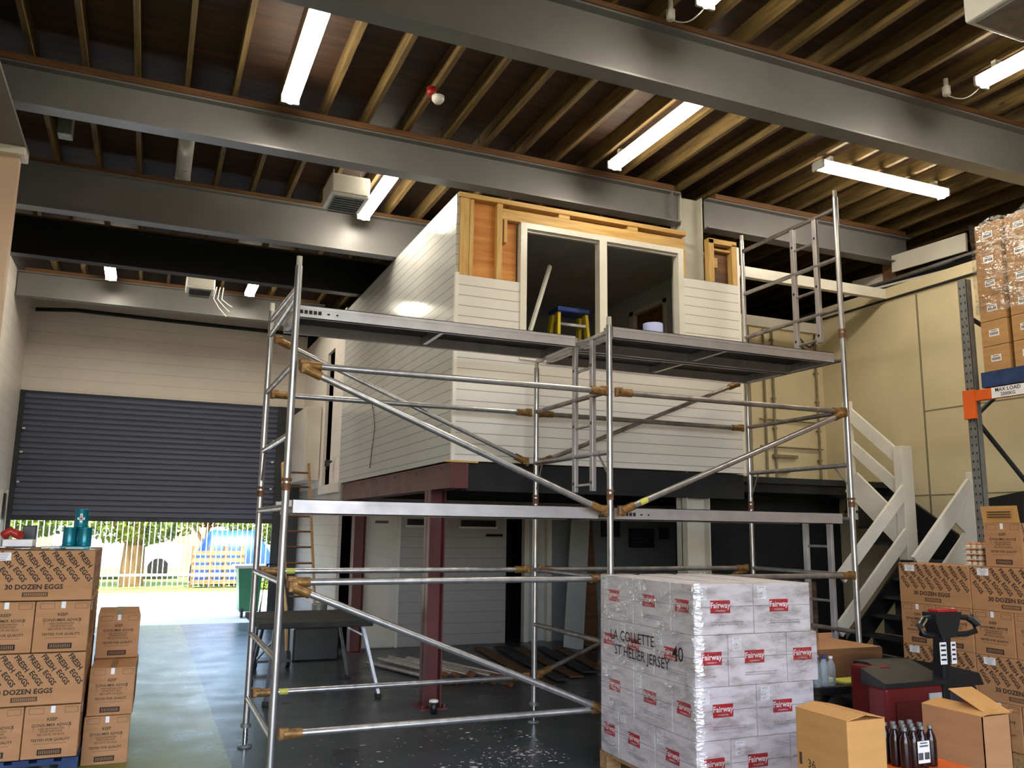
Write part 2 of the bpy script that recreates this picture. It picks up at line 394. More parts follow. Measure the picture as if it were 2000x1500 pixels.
# steel columns
def hcol(name, x, y, z0, z1, lab, m, w=.16, d=.16, plate=True):
    t = thing(name, lab, 'column', (x, y, z0)); b = MB()
    b.box(x-w/2, y-d/2, z0, x-w/2+.014, y+d/2, z1); b.box(x+w/2-.014, y-d/2, z0, x+w/2, y+d/2, z1); b.box(x-w/2, y-.007, z0, x+w/2, y+.007, z1)
    b.build('h_section', M[m], t)
    if plate:
        p = MB(); p.box(x-w*.8, y-d*.8, z0, x+w*.8, y+d*.8, z0+.015)
        for a in (-1, 1):
            for c_ in (-1, 1): p.tube((x+a*w*.65, y+c_*d*.65, z0), (x+a*w*.65, y+c_*d*.65, z0+.04), .012, None, 8)
        p.build('base_plate', M[m], t)
    return t
hcol('steel_column', 5.5, 7.78, 0, 5.56, 'white painted steel column rising through the right of the cabin front', 'white_steel', .3, .2)
hcol('steel_column', 8.32, 5.08, 2.4, 5.09, 'grey steel column end holding the nearest beam by the right wall', 'steel', .18, .18, False)
# ---- ceiling lamps
def strip(name, x, y, L, rot, lab, lit=True, z=5.5):
    t = thing(name, lab, 'ceiling lamp', (x, y, z))
    b = MB(); hw = .078
    n = 10; prof = [(hw*math.cos(math.pi+math.pi*i/n), .062*math.sin(math.pi+math.pi*i/n)) for i in range(n+1)]
    b.prism([(p, q) for p, q in prof], -L/2, L/2, None); b.sm = [True]*len(b.sm)
    o = b.mesh('d'); df = bpy.data.objects.new('diffuser', o); COL.objects.link(df); df.parent = t
    o.materials.clear(); o.materials.append(M['lamp'] if lit else M['lamp_off'])
    g = MB(); g.box(-.06, -L/2-.01, 0, .06, L/2+.01, .035)
    for s_ in (-1, 1): g.box(-.04, s_*(L/2-.15)-.02, .035, .04, s_*(L/2-.15)+.02, .1)
    gg = g.mesh('g', M['white']); h = bpy.data.objects.new('housing', gg); COL.objects.link(h); h.parent = t
    for s_ in (-1, 1):
        e = MB(); e.box(-.08, s_*(L/2)-.014, -.06, .08, s_*(L/2)+.014, .03, None, .008)
        ee = bpy.data.objects.new('end_cap', e.mesh('e', M['lamp_off'])); COL.objects.link(ee); ee.parent = t
    t.rotation_euler = (0, 0, rot); t['group'] = 'fluorescent strip lights'
    return t
strip('strip_light', .89, 6.32, 1.75, 0, 'lit strip light at the upper left, cut by the top edge of the photo')
strip('strip_light', 4.2, 6.32, 1.75, 0, 'lit strip light above the cabin window, slanting between the two front beams')
strip('strip_light', 7.0, 6.3, 1.8, math.pi/2, 'lit strip light lying parallel to the beams above the tall scaffold corner')
strip('strip_light', 2.16, 9.0, 1.5, 0, 'lit strip light beside the fan heater left of the cabin roof')
strip('strip_light', 6.16, 3.7, 1.55, 0, 'lit strip light at the right edge of the photo beside the big beam')
strip('strip_light', 3.4, 3.75, 1.55, 0, 'lit strip light at the top edge of the photo, only its tip in view')
strip('strip_light', -.78, 13.3, 1.4, 0, 'left one of the two small lit lamps above the roller shutter')
strip('strip_light', 1.28, 13.3, 1.4, 0, 'right one of the two small lit lamps above the roller shutter')
strip('strip_light', .08, 8.7, 1.4, 0, 'unlit tube lamp hanging under the joists left of the fan heater', False)
# junction boxes with cable, smoke detector
def jbox(x, y, cx, cy, lab):
    t = thing('junction_box', lab, 'junction box', (x, y, 5.5)); b = MB()
    b.lathe([(0, -.03), (.03, -.03), (.034, -.02), (.034, .045), (.02, .05), (.02, .12), (0, .12)], (x, y, 5.5), None, 16); b.build('box_body', M['white'], t)
    k = MB(); k.path([(x+.02+(cx-x-.02)*q/8, y+(cy-y)*q/8, 5.47-.07*math.sin(math.pi*q/8*.9)) for q in range(9)], .005); k.build('cable', M['white'], t)
jbox(3.28, 4.78, 3.4, 4.53, 'small white junction box with curling cable at the top centre of the ceiling')
jbox(6.05, 4.72, 6.16, 4.5, 'small white junction box with curling cable beside the lamp at the right edge')
t = thing('smoke_detector', 'round white smoke detector with red base under a joist', 'smoke detector', (2.1, 6.68, 5.5))
b = MB(); b.lathe([(0, -.03), (.035, -.03), (.055, -.005), (.058, .03), (0, .03)], (2.1, 6.68, 5.5), None, 20); b.build('sensor_head', M['white'], t)
b = MB(); b.lathe([(0, .045), (.04, .045), (.045, .12), (0, .12)], (2.05, 6.72, 5.5), None, 20); b.build('red_base', M['red'], t)
# fan heaters
def heater(x, y, z, lab, w=.5, d=.55, h=.38):
    t = thing('fan_heater', lab, 'fan heater', (x, y, z)); b = MB()
    b.box(x-w/2, y-d/2, z, x+w/2, y+d/2, z+h, None, .02); b.build('casing', M['white'], t)
    g = MB(); g.box(x-w/2+.05, y-d/2+.05, z-.012, x+w/2-.05, y+d/2-.05, z-.001, M['galv'])
    for i in range(7): g.box(x-w/2+.06, y-d/2+.08+i*.065, z-.02, x+w/2-.06, y-d/2+.095+i*.065, z-.012, M['dark_steel'])
    g.build('grille', None, t)
    l = MB(); l.box(x-w/2+.02, y-d/2-.012, z+.03, x+w/2-.02, y-d/2-.001, z+h-.03, M['white_gloss']); l.build('front_panel', None, t)
    for s_ in (-1, 1):
        k = MB(); k.tube((x+s_*w*.35, y, z+h), (x+s_*w*.35, y, 5.6), .008); k.build('hanger', M['galv'], t)
heater(1.74, 8.78, 5.22, 'white fan heater hanging left of the small lamp by the cabin roof', .42, .5, .24)
heater(5.34, 3.25, 5.3, 'large white fan heater cut by the top right corner of the photo', .6, 1.0, .2)
heater(.5, 13.6, 5.32, 'far white fan heater between the two small lamps, with loose cables', .42, .4, .2)
b = MB()
for i in range(3): b.path([(.74+.05*i, 13.5, 5.4), (.7+.06*i, 13.45, 5.2), (.78+.07*i, 13.4, 5.05+.03*i), (.9+.04*i, 13.4, 4.92+.08*i)], .008)
solo('loose_cables', b, M['white'], 'loose white cables dangling beside the far fan heater', 'cable')
b = MB(); b.box(-1.02, 8.25, 5.25, -.9, 8.4, 5.5, None, .006); solo('isolator_box', b, M['galv'], 'small grey isolator box under the ceiling at the far left', 'electrical box')
# ================================================================== SHUTTER DOOR
door = MB(); pitch = .095; z = 1.84; rows = int((3.97-1.84)/pitch)+1
for i in range(rows):
    z0 = 1.84+i*pitch; z1 = min(z0+pitch, 3.99)
    pr_ = [(0, z0), (-.022, z0+.25*pitch), (-.024, z0+.7*pitch), (-.004, z1), (.01, z1), (.01, z0)]
    if z1 > z0+.02: door.prism([(YB+.06+a, zz) for a, zz in pr_], XL+.02, 2.22, None, 'yz')
dr = struct('door_1', door, M['shutter'], 'slate grey roller shutter, raised to head height')
b = MB(); b.box(XL+.02, YB+.03, 1.78, 2.22, YB+.09, 1.85); b.build('bottom_rail', M['dark_steel'], dr)
for x_ in (XL+.02, 2.2):
    b = MB(); b.box(x_-.04, YB-.02, 0, x_+.05, YB+.02, 3.97); b.build('guide_rail', M['dark_steel'], dr)
b = MB()
for zz in (2.4, 2.9, 3.3): b.box(XL+.09, YB-.03, zz, XL+.13, YB, zz+.03); b.box(2.08, YB-.03, zz, 2.12, YB, zz+.03)
b.build('guide_bolts', M['white'], dr)
b = MB(); b.path([(XL+.1, YB-.12, 5.36), (-1.4, YB-.1, 5.42), (0, YB-.1, 5.4), (2.6, YB-.1, 5.38)], .035); struct('trim_5', b, M['black_void'])
b = MB(); b.box(XL, 15.5, 1.2, XL+.015, 16.0, 2.2, M['glass_dark']); b.box(XL, 15.46, 1.14, XL+.03, 15.5, 2.26, M['white_gloss']); b.box(XL, 16.0, 1.14, XL+.03, 16.04, 2.26, M['white_gloss']); struct('window_1', b, None)
# ================================================================== OUTSIDE
g = MB(); g.box(-40, YB+.15, -.12, 40, 24.6, -.02); struct('yard_ground', g, M['concrete'])
g = MB(); g.box(-40, 24.6, -.12, 40, 60, 0.0); o = struct('grass_verge', g, M['grass'])
t = thing('palisade_fence', 'pale metal palisade fence along the far side of the yard', 'fence', (0, 25.4, 0))
p = MB()
for zz in (.35, 1.9): p.box(-9, 25.43, zz, 12, 25.48, zz+.06)
p.build('rail', M['fence'], t)
p = MB()
for i in range(150): 
    x = -8.5+i*.135; p.box(x-.011, 25.39, .05, x+.011, 25.42, 2.2)
o = p.build('pale', M['fence'], t); o['kind'] = 'stuff'
# wheelie bin
t = thing('wheelie_bin', 'green wheelie bin with pale lid outside the shutter door', 'bin', (1.95, 17.7, -.02))
b = MB(); b.prism([(1.80, .1), (2.15, .1), (2.2, .92), (1.74, .92)], 17.45, 17.95, None); b.build('bin_body', M['green_bin'], t)
b = MB(); b.box(1.66, 17.38, .92, 2.28, 18.02, .98, None, .015); b.build('lid', M['white_gloss'], t)
for s_ in (1.85, 2.1):
    b = MB(); b.tube((s_-.02, 17.5, .08), (s_+.02, 17.5, .08), .1, None, 16); b.build('wheel', M['rubber'], t)
# tree with crown of leaf cards
def tree(x, y, h, r, lab, leafm, seed, trunk_r=.2, trunk=True, n=4200, zc=None):
    rnd = random.Random(seed)
    t = thing('tree', lab, 'tree', (x, y, 0))
    if trunk:
        b = MB(); b.tube((x, y, 0), (x+.03, y, 1.15), trunk_r*1.15, None, 14, trunk_r*.95)
        b.path([(x+.03, y, 1.05), (x-.35, y, 1.7), (x-.8, y+.1, 2.1), (x-1.5, y+.2, 2.9)], trunk_r*.6, None, 10)
        b.path([(x+.05, y, 1.05), (x+.12, y, 1.8), (x+.1, y+.1, 3.0)], trunk_r*.62, None, 10)
        b.build('trunk', M['bark'], t)
    vs = []; fs = []
    zc = h if zc is None else zc
    for i in range(n):
        a = rnd.uniform(0, 6.283); u = rnd.uniform(-1, 1); q = rnd.random()**.4
        cx = x+r*q*math.cos(a)*math.sqrt(1-u*u); cy = y+r*.6*q*math.sin(a)*math.sqrt(1-u*u); cz = zc+r*.55*q*u
        s_ = rnd.uniform(.05, .12); d1 = Vector((rnd.gauss(0, 1), rnd.gauss(0, 1), rnd.gauss(0, 1))).normalized(); d2_ = d1.orthogonal().normalized()
        c_ = Vector((cx, cy, cz)); k = len(vs); vs += [c_-d1*s_, c_+d2_*s_*.6, c_+d1*s_, c_-d2_*s_*.6]; fs.append((k, k+1, k+2, k+3))
    m = MB(); m.add(vs, fs); o = m.build('crown', leafm, t)
tree(-.25, 26.9, 2.3, 2.1, 'forked tree with yellow green leaves behind the fence, left of centre', M['leaf'], 1, .3)
tree(4.0, 28.6, 2.3, 2.1, 'green leafy tree behind the fence above the blue tarpaulin', M['leaf'], 2, .12)
tree(1.9, 31.0, 2.2, 1.0, 'orange tinged leafy tree behind the fence between the two green ones', M['leaf_o'], 3, .1, True, 1800)
tree(-3.6, 28.5, 2.3, 2.0, 'leafy tree behind the fence seen above the stacked egg boxes', M['leaf'], 5, .12)
def bush(x, y, r, h, lab, seed):
    rnd = random.Random(seed); vs = []; fs = []
    for i in range(700):
        a = rnd.uniform(0, 6.283); q = rnd.random()**.5; hh = rnd.random()
        c_ = Vector((x+r*q*math.cos(a), y+.4*r*q*math.sin(a), .05+h*hh*(1-q*q*.8))); s_ = rnd.uniform(.03, .08)
        d1 = Vector((rnd.gauss(0, 1), rnd.gauss(0, 1), rnd.gauss(0, 1))).normalized(); e_ = d1.orthogonal().normalized()
        k = len(vs); vs += [c_-d1*s_, c_+e_*s_, c_+d1*s_, c_-e_*s_]; fs.append((k, k+1, k+2, k+3))
    m = MB(); m.add(vs, fs); solo('shrub', m, M['leaf'], lab, 'shrub')
bush(3.75, 24.9, .8, .5, 'low yellow green shrub at the foot of the fence by the green bin', 7)
# blue tarpaulin over a heap, timber stack, a parked van and a brick building
b = MB(); rnd = random.Random(2); NX, NY = 26, 8; vs = []
for i in range(NX+1):
    for j in range(NY+1):
        u = i/NX; w = j/NY*math.pi
        hgt = 1.55*min(1, u*5+.35)*(1 if u < .55 else max(.22, 1-(u-.55)*3.2))
        vs.append((1.25+3.3*u, 28.2-.7*math.cos(w)+rnd.uniform(-.04, .04), .02+hgt*math.sin(w)**.6+rnd.uniform(0, .06)))
b.add(vs, [(i*(NY+1)+j, (i+1)*(NY+1)+j, (i+1)*(NY+1)+j+1, i*(NY+1)+j+1) for i in range(NX) for j in range(NY)], None, True)
b.v = [(x+.1, y-.9, z) for x, y, z in b.v]
solo('tarpaulin_heap', b, M['blue_tarp'], 'bright blue tarpaulin draped over a heap beyond the fence', 'tarpaulin', loc=(3.0, 27.3, 0))
b = MB(); b.box(4.75, 26.0, 0, 6.2, 26.8, 1.75, None, .1); solo('blue_skip', b, M['blue_tarp'], 'blue skip beyond the fence, partly hidden by the scaffold post', 'skip')
t = thing('timber_crate', 'pale slatted timber crate in front of the blue tarpaulin', 'crate', (1.9, 26.6, 0))
for i in range(5):
    b = MB(); b.box(1.3, 25.7, .1+i*.2, 2.7, 25.74, .22+i*.2); b.build('slat', M['pallet_wood'], t)
for x_ in (1.35, 1.8, 2.2, 2.65):
    b = MB(); b.box(x_-.05, 25.74, 0, x_+.05, 26.2, 1.15); b.build('post', M['pallet_wood'], t)
t = thing('parked_van', 'pale lilac van parked beyond the fence behind the tree', 'van', (-1.6, 31, 0))
b = MB(); b.prism([(-2.6, .35), (1.2, .35), (1.2, 1.1), (.6, 1.2), (.2, 1.9), (-2.6, 1.9)], 30, 31.9, None); b.build('van_body', M['lilac'], t)
b = MB(); b.prism([(.1, 1.2), (.5, 1.2), (.12, 1.8), (-.3, 1.8)], 29.98, 30, None); b.build('window', M['glass_dark'], t)
for x_ in (-1.9, .5):
    b = MB(); b.tube((x_, 29.98, .33), (x_, 30.15, .33), .33, None, 20); b.build('wheel', M['rubber'], t)
t = thing('brick_building', 'pale distant building beyond the trees', 'building', (-5, 45, 0))
b = MB(); b.box(-20, 45, 0, 3, 50, 5); b.build('wall', M['brick'], t)
for i in range(8):
    b = MB(); b.box(-18+i*2.6, 44.96, 1.2, -16.8+i*2.6, 45, 2.4); b.build('window', M['glass_dark'], t)
# outer facade above so that the threshold is shaded
b = MB(); b.box(-8, YB+.2, 4.1, 12, YB+.25, 6.6, M['offwhite_matt']); b.box(-6.2, -3.2, 5.9, 11.5, YB+.3, 6.0, M['black_void']); struct('roof_1', b, None)
# ================================================================== THE CABIN ON THE UPPER FLOOR
CX0, CX1, CY, CZ0, CZ1 = 2.63, 6.06, 7.6, 2.38, 5.07
cab = thing('office_cabin', 'half built white clad office cabin raised on posts behind the scaffold', 'cabin', (CX0, CY, CZ0))
b = MB(); b.box(CX0, CY+.03, CZ0, CX0+.03, 12.75, CZ1); b.build('side_cladding', M['clad_side'], cab)
b = MB(); b.box(CX0+.03, CY, CZ0, CX1, CY+.03, 3.42); b.box(CX0+.03, CY, 3.42, 3.32, CY+.03, 4.22); b.box(5.31, CY, 3.42, CX1, CY+.03, 4.54)
b.build('front_cladding', M['clad_white'], cab)
b = MB(); b.box(CX0-.005, CY-.006, CZ0, CX0+.03, CY+.03, 4.24); b.build('corner_trim', M['white'], cab)
b = MB(); b.box(CX1, CY, CZ0, CX1+.03, 12.7, 5.0); b.build('end_cladding', M['white'], cab)
def rail(n, x0, z0, x1, z1, y0=CY+.0, y1=CY+.09, m='pine_x'):
    b = MB(); b.box(x0, y0, z0, x1, y1, z1, None, .003); b.build(n, M[m], cab)
rail('stud', 2.66, 4.22, 2.76, 5.03, m='pine_z'); rail('stud', 2.765, 4.22, 2.81, 5.03, CY+.01, CY+.1, 'pine_z')
rail('stud', 3.06, 4.22, 3.12, 5.03, m='pine_z'); rail('stud', 3.135, 4.62, 3.17, 4.87, CY-.005, CY+.08, 'pine_z')
rail('plywood_panel', 2.81, 4.2, 3.06, 5.03, CY+.06, CY+.075, 'ply'); rail('plywood_panel', 3.12, 4.2, 3.3, 4.86, CY+.06, CY+.075, 'ply')
rail('top_plate', 2.64, 5.03, 5.36, CZ1+.01, CY-.01, CY+.1)
rail('header', 3.12, 4.865, 5.34, 4.985)
for x in (3.76, 4.60): rail('block', x, 4.985, x+.13, 5.03, m='pine_x')
rail('stud', 5.315, 4.54, 5.35, 4.865, m='pine_z'); rail('stud', 5.67, 4.54, 5.74, 5.05, m='pine_z'); rail('stud', 5.99, 4.54, 6.06, 5.02, m='pine_z')
rail('top_plate', 5.67, 5.0, 6.06, 5.06); rail('noggin', 5.74, 4.93, 5.99, 4.955, CY+.03, CY+.09)
rail('plywood_panel', 5.74, 4.5, 5.99, 5.0, CY+.09, CY+.1, 'timber_brown')
rail('packing_block', 5.75, 4.72, 5.80, 4.84, CY+.02, CY+.08)
# window opening without glass
wf = MB(); z0w, z1w, x0w, x1w = 3.42, 4.865, 3.32, 5.31
for a in ((x0w, z0w, x0w+.07, z1w), (x1w-.07, z0w, x1w, z1w), (x0w+.07, z1w-.06, x1w-.07, z1w), (x0w+.07, z0w, x1w-.07, z0w+.07), (4.24, z0w+.07, 4.33, z1w-.06)):
    wf.box(a[0], CY-.015, a[1], a[2], CY+.09, a[3])
for a in ((x0w+.07, z1w-.085, 4.24, z1w-.06), (4.33, z1w-.085, x1w-.07, z1w-.06)): wf.box(a[0], CY+.02, a[1], a[2], CY+.06, a[3])
wf.build('window_frame', M['white_gloss'], cab)
b = MB(); b.box(CX0+.03, CY+.1, CZ0, CX1-.04, 12.7, CZ0+.12); b.build('cabin_floor', M['pallet_wood'], cab)
b = MB(); b.box(CX0+.03, 7.95, 4.95, CX1-.04, 12.7, 5.02); b.build('cabin_ceiling', M['interior_light'], cab)
b = MB(); b.box(CX0+.03, CY+.1, 2.5, CX0+.06, 10.9, 4.95); b.box(CX0+.03, 10.9, 2.5, 6.0, 10.95, 4.95)
b.box(CX0+.06, CY+.1, 2.5, 3.3, CY+.12, 4.95); b.build('inner_wall', M['interior'], cab)
b = MB(); b.box(5.97, CY+.12, 2.5, 6.0, 8.95, 4.95); b.box(5.97, 9.8, 2.5, 6.0, 10.9, 4.95); b.box(5.97, 8.95, 4.7, 6.0, 9.8, 4.95); b.build('partition', M['interior_light'], cab)
b = MB(); b.box(5.95, 9.72, 2.5, 6.02, 9.82, 4.72); b.box(5.95, 8.93, 2.5, 6.02, 8.99, 4.72); b.box(5.95, 8.93, 4.66, 6.02, 9.82, 4.72); b.build('door_lining', M['offwhite_matt'], cab)
b = MB(); b.box(6.03, 8.8, 2.5, 6.05, 9.9, 4.9); b.build('dark_doorway', M['timber_brown'], cab)
# things inside the cabin opening
t = thing('step_ladder', 'yellow step ladder with blue top standing in the cabin window', 'step ladder', (4.2, 8.2, 2.5))
for sx in (-1, 1):
    for y0, y1, n in ((8.02, 8.16, 'front_stile'), (8.62, 8.3, 'rear_stile')):
        b = MB(); b.bar((4.2+sx*.26, y0, 2.5), (4.2+sx*.17, y1, 4.12), .035, .07, None, (0, 1, 0)); b.build(n, M['yellow'], t)
b = MB(); b.box(4.0, 8.1, 4.12, 4.4, 8.36, 4.18, None, .015); b.build('blue_top', M['blue'], t)
for i in range(6):
    b = MB(); b.box(3.98+i*.005, 8.02+i*.02, 2.72+i*.25, 4.42-i*.005, 8.12+i*.02, 2.75+i*.25); b.build('tread', M['alu'], t)
b = MB(); b.bar((3.45, 7.85, 3.46), (3.9, 8.1, 4.62), .03, .04); solo('white_batten', b, M['white'], 'white batten leaning inside the left half of the cabin window', 'batten')
b = MB(); b.lathe([(.022, 0), (.11, 0), (.11, .5), (.022, .5), (.022, 0)], (4.98, 7.72, 3.49), None, 24); solo('paper_roll', b, M['lilac'], 'lilac paper roll standing on the cabin window sill', 'paper roll')
b = MB(); b.box(4.52, 7.62, 3.492, 4.84, 7.68, 3.54, None, .01); b.box(4.56, 7.62, 3.54, 4.78, 7.68, 3.58, None, .01); solo('filler_tray', b, M['white'], 'pale flat packet lying beside the lilac roll on the sill', 'packet')
# ---- upper storey continuing behind
m = MB(); k = M['clad_wall']
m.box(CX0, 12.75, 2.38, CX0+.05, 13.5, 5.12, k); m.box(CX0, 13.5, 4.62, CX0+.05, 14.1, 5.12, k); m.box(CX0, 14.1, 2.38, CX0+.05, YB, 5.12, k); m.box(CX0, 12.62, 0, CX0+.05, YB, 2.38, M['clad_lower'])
m.box(CX0+.3, 13.3, 2.4, CX0+.35, 14.4, 4.8, M['black_void']); m.box(CX0-.02, 12.7, 2.26, CX0, 14.3, 2.4, M['offwhite_matt'])
struct('wall_side', m, None)
b = MB(); b.box(2.36, 14.35, 2.5, 2.62, 16.2, 3.75, None, .01); solo('boxed_duct', b, M['offwhite_matt'], 'pale boxed duct on the wall between the shutter and the cabin side', 'duct')
b = MB(); b.path([(2.6, 13.2, 2.75), (2.55, 13.2, 2.72), (2.52, 13.2, 2.62)], .02); b.box(2.5, 13.14, 2.66, 2.56, 13.26, 2.76, None, .01); solo('wall_hook', b, M['black_paint'], 'small black bracket low on the wall by the dark doorway', 'bracket')
b = MB(); b.path([(2.622, 10.9, 3.42), (2.622, 10.7, 3.2), (2.622, 10.62, 3.0), (2.622, 10.72, 2.75), (2.622, 10.8, 2.5)], .006); solo('hanging_wire', b, M['ink_grey'], 'thin wire hanging in a curve on the cabin side cladding', 'wire')
# ---- under the cabin
t = thing('red_beam', 'oxide red steel beam carrying the left edge of the cabin', 'beam', (2.72, 7.62, 2.12)); b = MB()
b.box(2.63, 7.62, 2.12, 2.81, 12.45, 2.135); b.box(2.63, 7.62, 2.345, 2.81, 12.45, 2.36); b.box(2.64, 7.62, 2.12, 2.655, 12.45, 2.36); b.box(2.63, 7.612, 2.12, 2.81, 7.62, 2.36); b.build('i_section', M['red_steel'], t)
b = MB()
for i in range(6): b.tube((2.638, 7.9+i*.85, 2.31), (2.622, 7.9+i*.85, 2.31), .014, None, 8)
b.build('bolts', M['chrome'], t)
b = MB(); b.box(2.56, 7.585, 2.362, 2.9, 7.6, 2.38); solo('timber_packer', b, M['pine_x'], 'thin pale timber strip under the near bottom corner of the cabin', 'timber')
hcol('red_column', 2.72, 8.33, 0, 2.12, 'oxide red steel column beside the takeaway cup', 'red_steel', .17, .19)
hcol('red_column', 2.84, 12.2, 0, 2.12, 'oxide red steel column at the far corner by the flat white door', 'red_steel', .17, .19)
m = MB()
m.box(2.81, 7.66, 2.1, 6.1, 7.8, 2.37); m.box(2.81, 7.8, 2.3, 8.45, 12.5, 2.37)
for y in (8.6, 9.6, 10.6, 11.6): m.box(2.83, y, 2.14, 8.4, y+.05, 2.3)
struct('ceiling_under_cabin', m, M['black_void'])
m = MB(); y = 12.48
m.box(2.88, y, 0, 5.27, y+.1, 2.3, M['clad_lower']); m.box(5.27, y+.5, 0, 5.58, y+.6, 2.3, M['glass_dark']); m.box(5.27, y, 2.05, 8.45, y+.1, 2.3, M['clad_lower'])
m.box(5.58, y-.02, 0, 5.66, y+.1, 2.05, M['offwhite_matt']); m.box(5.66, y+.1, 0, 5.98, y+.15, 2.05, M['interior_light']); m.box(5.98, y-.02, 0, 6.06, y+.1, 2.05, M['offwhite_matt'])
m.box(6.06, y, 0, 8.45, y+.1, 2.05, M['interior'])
struct('wall_far', m, None)
m = MB(); m.box(2.94, y-.03, .02, 3.5, y, 1.98, M['offwhite_matt'], .004); d2o = struct('door_2', m, None, 'flat white door under the cabin')
b = MB(); b.box(2.9, y-.025, 0, 2.94, y, 2.02); b.box(3.5, y-.025, 0, 3.54, y, 2.02); b.build('door_frame', M['white_gloss'], d2o)
b = MB(); b.box(3.14, y-.036, 1.80, 3.34, y-.031, 1.84); b.build('door_sign', M['ink_grey'], d2o)
for x0, x1, z0, z1, lab in ((3.64, 3.95, 1.78, 1.87, 'dark vent slot left of the near red column on the far white wall'), (4.5, 5.08, 1.77, 1.87, 'long dark vent slot high on the far white wall'), (4.92, 5.2, 1.62, 1.66, 'short dark handle strip below the long vent slot')):
    b = MB(); b.box(x0, y-.02, z0, x1, y-.001, z1, M['glass_dark']); 
    if z1 > 1.7: b.box(x0-.03, y-.015, z0-.03, x1+.03, y-.001, z0, M['white_gloss'])
    solo('wall_vent', b, None, lab, 'vent')
for x, z, w, h, lab in ((7.15, 1.78, .36, .3, 'dark notice pinned on the grey wall, left one'), (7.75, 1.62, .5, .32, 'dark notice pinned on the grey wall, beside the white column'), (8.2, 1.7, .2, .2, 'small reddish notice on the grey wall right of the white column')):
    b = MB(); b.box(x-w/2, y-.02, z-h/2, x+w/2, y-.002, z+h/2, M['dark_steel'])
    for i in range(4): b.box(x-w*.4, y-.022, z+h*.3-i*h*.18, x+w*(.1+.08*i), y-.02, z+h*.3-i*h*.18+.015, M['ink_grey'])
    solo('notice', b, None, lab, 'notice')
# leaning sheets and boards on the floor under the cabin
b = MB(); b.bar((5.95, 11.5, .01), (6.45, 12.2, 2.0), .02, .32, None, (1, 0, 0)); solo('leaning_board', b, M['interior_light'], 'long pale board leaning against the far wall under the cabin', 'board')
b = MB(); b.bar((6.35, 11.7, .01), (6.55, 12.3, 1.95), .02, .3, None, (1, 0, 0)); solo('leaning_board', b, M['timber_brown'], 'brown board leaning right of the pale board under the cabin', 'board')
rnd = random.Random(8)
for i in range(5):
    b = MB(); x = 4.3+.28*i; b.bar((x, 8.9+.2*i, .02+.012*(i % 2)), (x+.35, 12.0-.1*i, .02+.012*(i % 2)), .16, .018)
    solo('floor_board', b, M['dark_grey_board' if i % 2 else 'timber_brown'], 'loose board on the floor under the cabin, ' + ['nearest the red column', 'second from the red column', 'in the middle of the row', 'second from the pallet', 'farthest from the red column'][i], 'board', 'loose boards under the cabin')
# pile of scaffold tubes
for i in range(14):
    row, lay = i % 7, i//7; x = 3.0+.105*row+.05*lay; yy = 10.3-.06*row+rnd.uniform(-.12, .12); L = rnd.uniform(.75, 1.0); zz = .034+.066*lay
    dx = .42; p = (x-dx*L*.6, yy+L*.8, zz); q = (x+dx*L*.6, yy-L*.8, zz)
    b = MB(); b.tube(p, q, .025, M['alu'], 10); b.tube(q, Vector(q)+(Vector(q)-Vector(p)).normalized()*.08, .031, M['rust'], 10)
    solo('scaffold_tube', b, None, 'loose aluminium scaffold tube in the pile on the floor behind the red column', 'scaffold tube', 'pile of loose scaffold tubes')
# takeaway cup
t = thing('takeaway_cup', 'black takeaway cup with white lid on the floor by the red column', 'cup', (2.66, 8.02, 0))
b = MB(); b.lathe([(0, 0), (.03, 0), (.042, .11), (0, .11)], (2.66, 8.02, 0), None, 20); b.build('cup_body', M['black_paint'], t)
b = MB(); b.lathe([(0, .11), (.045, .108), (.045, .12), (.036, .13), (0, .13)], (2.66, 8.02, 0), None, 20); b.build('lid', M['white'], t)
# trestle platform
t = thing('work_platform', 'black topped folding work platform on aluminium legs beside the left scaffold frame', 'work platform', (1.75, 9.6, 0))
b = MB(); b.box(1.12, 8.95, .72, 2.28, 9.35, .78, None, .008); b.box(1.12, 9.37, .72, 2.28, 10.2, .78, None, .008); b.build('top', M['rubber'], t)
for x0, x1, y0, y1, n, mm in ((1.3, 1.22, 9.1, 8.9, 'leg', 'dark_steel'), (1.3, 1.22, 9.9, 10.2, 'leg', 'dark_steel'), (2.2, 2.36, 9.1, 8.95, 'leg', 'alu'), (2.12, 2.3, 9.9, 10.15, 'leg', 'alu')):
    b = MB(); b.bar((x0, y0, .72), (x1, y1, .04), .05, .03, None, (1, 0, 0)); l = b.build(n, M[mm], t)
    f = MB(); f.box(x1-.03, y1-.04, 0, x1+.03, y1+.04, .045, None, .008); f.build('rubber_foot', M['rubber'], l)
b = MB(); b.bar((1.3, 9.1, .6), (1.25, 9.95, .3), .02, .02); b.build('stay', M['alu'], t)
b = MB(); b.bar((2.25, 9.1, .6), (2.25, 9.95, .6), .02, .02); b.build('stay', M['alu'], t)
# timber ladder leaning at the back
t = thing('extension_ladder', 'tall old wooden ladder leaning by the corner beside the shutter', 'ladder', (2.2, 12.8, 0))
for sx in (0, 1):
    b = MB(); b.bar((1.98+sx*.42, 12.6, 0), (1.98+sx*.42, 14.1, 2.75), .035, .07, None, (0, 1, 0)); b.build('stile', M['pine_z'] if not sx else M['pallet_wood'], t)
for i in range(11):
    k = (.25+.235*i)/2.75; b = MB(); b.tube((1.98, 12.6+1.5*k, 2.75*k), (2.4, 12.6+1.5*k, 2.75*k), .016); b.build('rung', M['timber_brown'], t)
